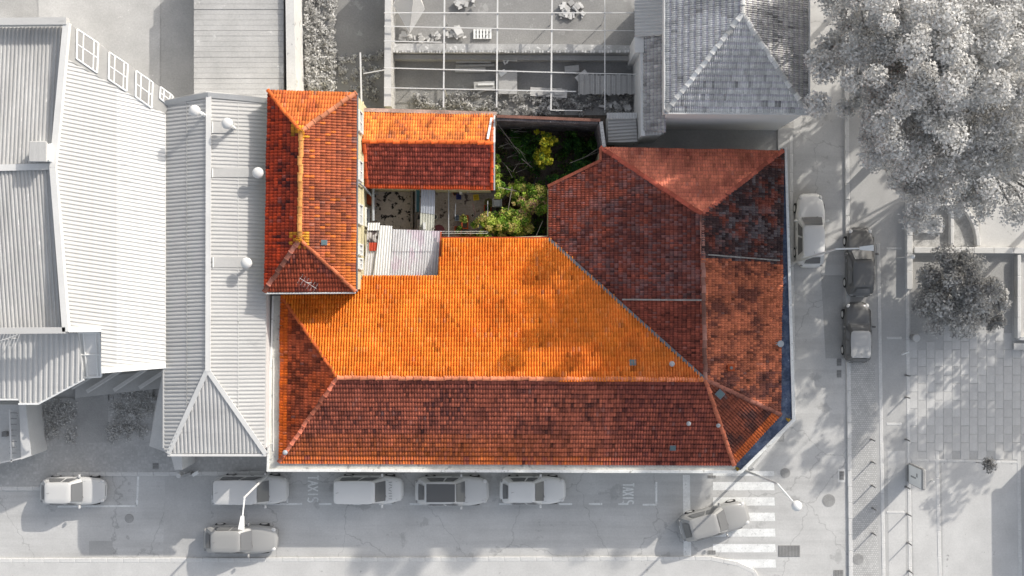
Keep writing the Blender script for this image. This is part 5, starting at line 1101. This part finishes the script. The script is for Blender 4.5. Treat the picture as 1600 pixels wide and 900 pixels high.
# ================================================================== CARS
def car(label, px, py, ang, L, Wd, Hh, pb, roof=None, style='hatch', group='cars parked along the kerb', name='parked_car', dark_top=False, hoodtex=False, cat='car'):
    q = P(px, py); t = thing(name, label, cat, (q.x, q.y, .004), R(ang), group)
    roof = roof or pb; hw = Wd/2
    belt = {'hatch': .93, 'van': 1.08, 'wagon': .93, 'mini': .92}[style]
    xs = np.linspace(-1, 1, 25); rings = []
    cfg = {'hatch': dict(ws=.34, wt=.06, rt=-.74, rb=-.93, nose=.68, hood=.90, tail=.86), 'wagon': dict(ws=.36, wt=.12, rt=-.72, rb=-.92, nose=.66, hood=.90, tail=.86),
           'van': dict(ws=.52, wt=.24, rt=-.95, rb=-.985, nose=.80, hood=1.06, tail=1.05), 'mini': dict(ws=.30, wt=.08, rt=-.84, rb=-.95, nose=.72, hood=.92, tail=.9)}[style]
    def topz(s):
        if s > cfg['ws']: f = (s-cfg['ws'])/(1-cfg['ws']); return belt+.0-(belt-cfg['nose'])*(f**2.2)
        if s < cfg['rb']: f = (cfg['rb']-s)/max(.02, 1+cfg['rb']); return belt-(belt-cfg['tail'])*f**2
        return belt
    def half(s):
        e = 3.4 if s > 0 else 5.0
        return hw*(1-.30*abs(s)**(e*1.6)-(.06 if s > 0 else .02)*abs(s)**2)
    mb = MB(); K = 0
    for s in xs:
        w = half(s); z = topz(s); x = s*L/2*(1 if abs(s) < .999 else 1)
        zb = .24 if abs(s) < .95 else .34
        ring = [(x, 0, z+.03), (x, w*.45, z+.025), (x, w*.78, z), (x, w*.93, z-.05), (x, w, z-.16), (x, w*1.0, .52), (x, w*.96, zb), (x, 0, zb)]
        ring = ring+[(a, -b, c) for a, b, c in ring[-2:0:-1]]; K = len(ring); mb.v += ring
    for i in range(len(xs)-1):
        for k in range(K): mb.f.append((i*K+k, (i+1)*K+k, (i+1)*K+(k+1) % K, i*K+(k+1) % K))
    mb.f.append(tuple(range(K))); mb.f.append(tuple((len(xs)-1)*K+k for k in range(K-1, -1, -1)))
    body = link('body', mk(mb), pb, t, smooth=True)
    # cabin
    x = {k: cfg[k]*L/2 for k in ('ws', 'wt', 'rt', 'rb')}; bz = belt-.02; rz = Hh-.05; bw = hw*.93; tw = hw*(.74 if style != 'van' else .82)
    def outline(xf, xr, w, z, cf=.10, cr=.08):
        pts = [(xf, w*.72), (xf-cf*L*.3, w*.93), (xf-cf*L*.8, w), ((xf+xr)/2, w*1.01), (xr+cr*L*.6, w*.98), (xr+cr*L*.15, w*.9), (xr, w*.7)]
        return [(a, b, z) for a, b in pts]+[(a, -b, z) for a, b in pts[::-1]]
    o0 = outline(x['ws'], x['rb'], bw, bz); o1 = outline(x['wt'], x['rt'], tw, rz); o2 = [(a*.985+.0, b*.9, Hh-.012) for a, b, c in outline(x['wt']-.06, x['rt']+.06, tw, rz)]; o3 = [(a, b*.6, Hh+.005) for a, b, c in outline(x['wt']-.25, x['rt']+.2, tw*.8, rz)]
    n = len(o0); mb = MB(); mb.v = o0+o1; mb.f = [(k, (k+1) % n, n+(k+1) % n, n+k)[::-1] for k in range(n)]
    link('pillars', mk(mb), pb, t, smooth=False)
    mb = MB(); mb.v = o1+o2+o3; mb.f = [(r*n+k, r*n+(k+1) % n, (r+1)*n+(k+1) % n, (r+1)*n+k)[::-1] for r in range(2) for k in range(n)]+[tuple(2*n+k for k in range(n-1, -1, -1))]
    link('roof', mk(mb), roof, t, smooth=True)
    V3 = Vector
    def panel(nm, c4, inset=(.06, .06, .08, .08), off=.012):
        a, b, c, d = [V3(q) for q in c4]   # bottom-left, bottom-right, top-right, top-left
        f = lambda u, v: (a.lerp(b, u)).lerp(d.lerp(c, u), v); nn = (b-a).cross(d-a).normalized(); ce = f(.5, .5)
        if nn.dot(ce-V3((0, 0, .6))) < 0: nn = -nn
        m_ = MB(); N = 4
        for j in range(3):
            for i in range(N+1): u = inset[0]+(1-inset[0]-inset[1])*i/N; v = inset[2]+(1-inset[2]-inset[3])*j/2; m_.v.append(tuple(f(u, v)+nn*(off+.02*math.sin(math.pi*i/N))))
        for j in range(2):
            for i in range(N): k = j*(N+1)+i; m_.f.append((k, k+1, k+N+2, k+N+1))
        return link(nm, mk(m_), M_cglass, t, smooth=True)
    wf = .80
    panel('windscreen', ((x['ws']+.01, -bw*wf, bz+.02), (x['ws']+.01, bw*wf, bz+.02), (x['wt']+.01, tw*.86, rz), (x['wt']+.01, -tw*.86, rz)), (.02, .02, .04, .03), .02)
    if style != 'van' or True: panel('rear_window', ((x['rb']-.01, -bw*.72, bz+.1), (x['rb']-.01, bw*.72, bz+.1), (x['rt']-.01, tw*.72, rz), (x['rt']-.01, -tw*.72, rz)), (.08, .08, .1, .1), .015)
    for sy in (1, -1):
        xf = x['ws']-.07*L; xtf = x['wt']-.04*L; xr = x['rb']+.10*L; xtr = x['rt']+.07*L; xm = (xf+xr)/2+.05*L; xtm = (xtf+xtr)/2+.03*L
        y0 = bw*1.0*sy; y1 = tw*1.0*sy
        panel('side_window', ((xf, y0, bz+.05), (xm+.04, y0, bz+.05), (xtm+.04, y1, rz-.02), (xtf, y1, rz-.02)), (.03, .02, .04, .1), .022)
        panel('side_window', ((xm-.04, y0, bz+.05), (xr, y0, bz+.05), (xtr, y1, rz-.02), (xtm-.04, y1, rz-.02)), (.02, .05, .04, .1), .022)
        link('mirror', mk(MB().box((x['ws']-.10*L*.5, sy*(hw+.09), bz+.06), (.13, .2, .14), bev=.03)), pb, t)
        w_ = half(.86); link('headlight', mk(MB().ball((L/2*.90, sy*w_*.82, .70), .15, 10, 6, (1.1, .9, .55))), M_lampg, t, smooth=True)
        w_ = half(-.95); link('tail_light', mk(MB().box((-L/2*.965, sy*w_*.88, .80), (.1, .16, .2), bev=.02)), M_mid, t)
        for sx in (.62, -.60):
            wh = link('wheel', mk(MB().tube((sx*L/2, sy*(hw-.19), .32), (sx*L/2, sy*(hw+.008), .32), .32, n=20)), M_tyre, t); link('rim', mk(MB().tube((sx*L/2, sy*(hw-.02), .32), (sx*L/2, sy*(hw+.02), .32), .2, n=14)), M_steel, wh)
    link('front_bumper', mk(MB().tube((L/2*.985, -half(.97)*.72, .5), (L/2*.985, half(.97)*.72, .5), .09, n=8)), pb, t, smooth=True); link('rear_bumper', mk(MB().tube((-L/2*.985, -half(-.97)*.8, .5), (-L/2*.985, half(-.97)*.8, .5), .09, n=8)), pb, t, smooth=True)
    for sx, nm in ((1, 'number_plate'), (-1, 'number_plate')): link(nm, mk(MB().box((sx*(L/2+.012), 0, .48 if sx > 0 else .62), (.03, .5, .11))), M_trimw, t)
    link('grille', mk(MB().box((L/2*.985, 0, .62), (.06, .7, .12), bev=.02)), M_dark, t)
    for sy in (1, -1):
        for xx in (.02, -.24): link('door_handle', mk(MB().box((xx*L, sy*(hw+.012), belt-.16), (.18, .03, .035))), M_mid, t)
    link('wiper', mk(MB().tube((x['ws']+.05, -bw*.5, bz+.05), (x['ws']-.1, bw*.1, bz+.14), .012, n=5)), M_dark, t)
    # seams: bonnet and doors
    sm = MB(); xb = x['ws']+.06
    for sy in (1, -1): sm.tube((xb, sy*bw*.8, belt+.012), (L/2*.86, sy*half(.86)*.76, topz(.86)+.012), .008, n=4)
    link('panel_seams', mk(sm), M_mid, t)
    link('aerial', mk(MB().tube((x['rt']+.3, 0, Hh), (x['rt']+.15, 0, Hh+.16), .01, n=5)), M_dark, t)
    if dark_top:
        pts = [(x['wt']-.05, tw*.82), (x['rt']+.1, tw*.84), (x['rt']+.1, -tw*.84), (x['wt']-.05, -tw*.82)]; link('glass_roof', mk(MB().prism(pts, Hh-.02, Hh+.016)), carpaint('glassroof', .13), t)
    if hoodtex:
        m_ = MB(); xx = (x['ws']+L/2*.9)/2-.1
        for k in range(7): m_.box((xx+random.uniform(-.03, .03), -.5+k*.17, belt+.032), (.2, .035, .004), random.uniform(-.5, .5))
        link('bonnet_pattern', mk(m_), M_mid, t)
    return t
car('pale parked car with dark windscreen in the first bay from the left', 121, 764, 0, 3.95, 1.72, 1.55, CP_silver, style='hatch')
car('white parked delivery van under the leaning street lamp', 397, 762, 0, 4.45, 1.80, 1.85, CP_silver, style='van', cat='van', name='parked_van', group='vans')
car('white boxy taxi van just right of the left painted word', 578, 762, 0, 4.2, 1.72, 1.85, CP_white, style='van', cat='van', name='parked_van', group='vans', hoodtex=True)
car('pale estate car with dark glass roof in the parking row', 707, 764, 0, 4.5, 1.80, 1.5, CP_silver, style='wagon', dark_top=True)
car('small white hatchback at the right end of the parking row', 832, 763, 0, 4.0, 1.72, 1.5, CP_white, style='hatch')
car('grey car driving along the street below the white van', 380, 839, 0, 4.5, 1.76, 1.5, CP_grey, style='hatch', name='moving_car', group='cars on the road')
car('pale grey car turning onto the crosswalk', 1113, 811, 15, 4.3, 1.76, 1.5, CP_grey, style='hatch', name='moving_car', group='cars on the road')
car('white people carrier driving on the east road beside the building', 1262, 361, 90, 4.5, 1.78, 1.6, CP_white, style='wagon', name='moving_car', group='cars on the road')
car('dark car parked by the east kerb under the lamp arm', 1339, 410, 90, 4.2, 1.74, 1.5, CP_dark, style='hatch')
car('small dark car with pale roof parked by the east kerb', 1335, 519, 90, 3.65, 1.68, 1.45, CP_dark, roof=CP_lroof, style='mini')

# ================================================================== TREES
GT = [G(.66), G(.60), G(.70), G(.64)]
for (lb, ax, ay, tx, ty, tz, rad, n_) in (('leafy tree cut by the top edge above the east road', 1415, -40, 1342, 20, 18.5, 4.7, 36000), ('tall leafy tree leaning over the east road', 1428, 98, 1340, 160, 21.5, 4.5, 40000), ('big spreading tree in the upper right of the square', 1482, 205, 1380, 240, 17.5, 4.4, 46000),
        ('large tree at the top right corner', 1560, 50, 1440, 120, 19.5, 5.2, 52000), ('broad tree at the right edge above the planters', 1612, 225, 1480, 280, 17.5, 4.2, 32000)):
    g = P(ax, ay, tz*.7); b_ = P(tx, ty)
    tree(lb, tx, ty, 6.0, tz, rad, GT, int(n_*(1.5 if tx == 1340 else 1.0)), .11, nclump=110 if tx == 1340 else 150, group='big trees of the square', bark=M_mid, rclump=.125 if tx == 1340 else .13, zlo=.33, off=(g.x-b_.x, g.y-b_.y), trunk_r=.28)
for k, (ax, ay, tz, rad, lb) in enumerate(((1655, -90, 16.5, 5.0, 'tree outside the top right corner of the view'), (1500, -170, 16.5, 4.8, 'tree above the top edge nearest the grey house'), (1730, 90, 16, 4.6, 'tree outside the right edge beside the big crowns'), (1780, -190, 17, 5.0, 'farthest tree outside the top right corner'), (1800, 270, 13.5, 4.0, 'tree outside the right edge level with the planters'))):
    g = P(ax, ay, tz*.7); g2 = PIX((g.x, g.y, 0)); tree(lb, g2[0], g2[1], 5.0, tz, rad*.92, GT, 8500 if ax < 1700 else 5500, .2, nclump=70 if ax < 1700 else 50, group='trees outside the view', bark=M_mid, rclump=.15, zlo=.3)
tree('tree outside the right edge shading the square', 1795, 385, 4.0, 11.0, 4.2, GT, 6500, .2, nclump=55, group='trees outside the view', bark=M_mid)
tree('small round dense tree in the bed beside the long low wall', 1470, 450, 1.6, 4.6, 2.6, [G(.42), G(.5), G(.34), G(.6)], 20000, .11, nclump=70, bark=M_mid, name='small_tree', zlo=.2, trunk_r=.12)
tree('scrubby bush beside the small round tree right side', 1535, 475, .8, 2.0, 1.6, [G(.46), G(.6), G(.34)], 7000, .11, nclump=40, bark=M_mid, name='bush', cat='bush', zlo=.1, trunk_r=.06)
# bare sapling
q = P(1524, 722); t = place('sapling', 'thin leaning sapling with few leaves in the paved square', 'sapling', (q.x, q.y, .12)); mb = MB(); tp = P(1538, 724, 1.7); mb.tube((q.x, q.y, .12), tp, .035, .02, 6)
for k in range(8): mb.tube(Vector((q.x, q.y, .12)).lerp(tp, .5+.06*k), tp+Vector((random.uniform(-.4, .5), random.uniform(-.4, .4), random.uniform(0, .7))), .014, .006, 4)
mb.build('trunk', M_mid, t); leaves(t, 'crown', [(tp.x+.2, tp.y-.1, 2.1, .4), (tp.x, tp.y+.2, 2.3, .3), (tp.x+.3, tp.y-.1, 1.7, .25)], .09, [G(.2), G(.3)], 420)
# kiosk outside the right edge whose shadow falls on the paving
kb = place('kiosk', 'flat roofed kiosk outside the right edge of the view', 'kiosk', P(1740, 740)); MB().prism(pxpoly([(1652, 672), (1860, 668), (1860, 880), (1654, 880)]), .12, 2.9).build('wall', M_greywall, kb); MB().prism(pxpoly([(1648, 668), (1864, 664), (1864, 884), (1650, 884)]), 2.9, 3.1).build('roof', M_pave, kb)
for o in list(bpy.data.objects):
    if '_w' in o: del o['_w']
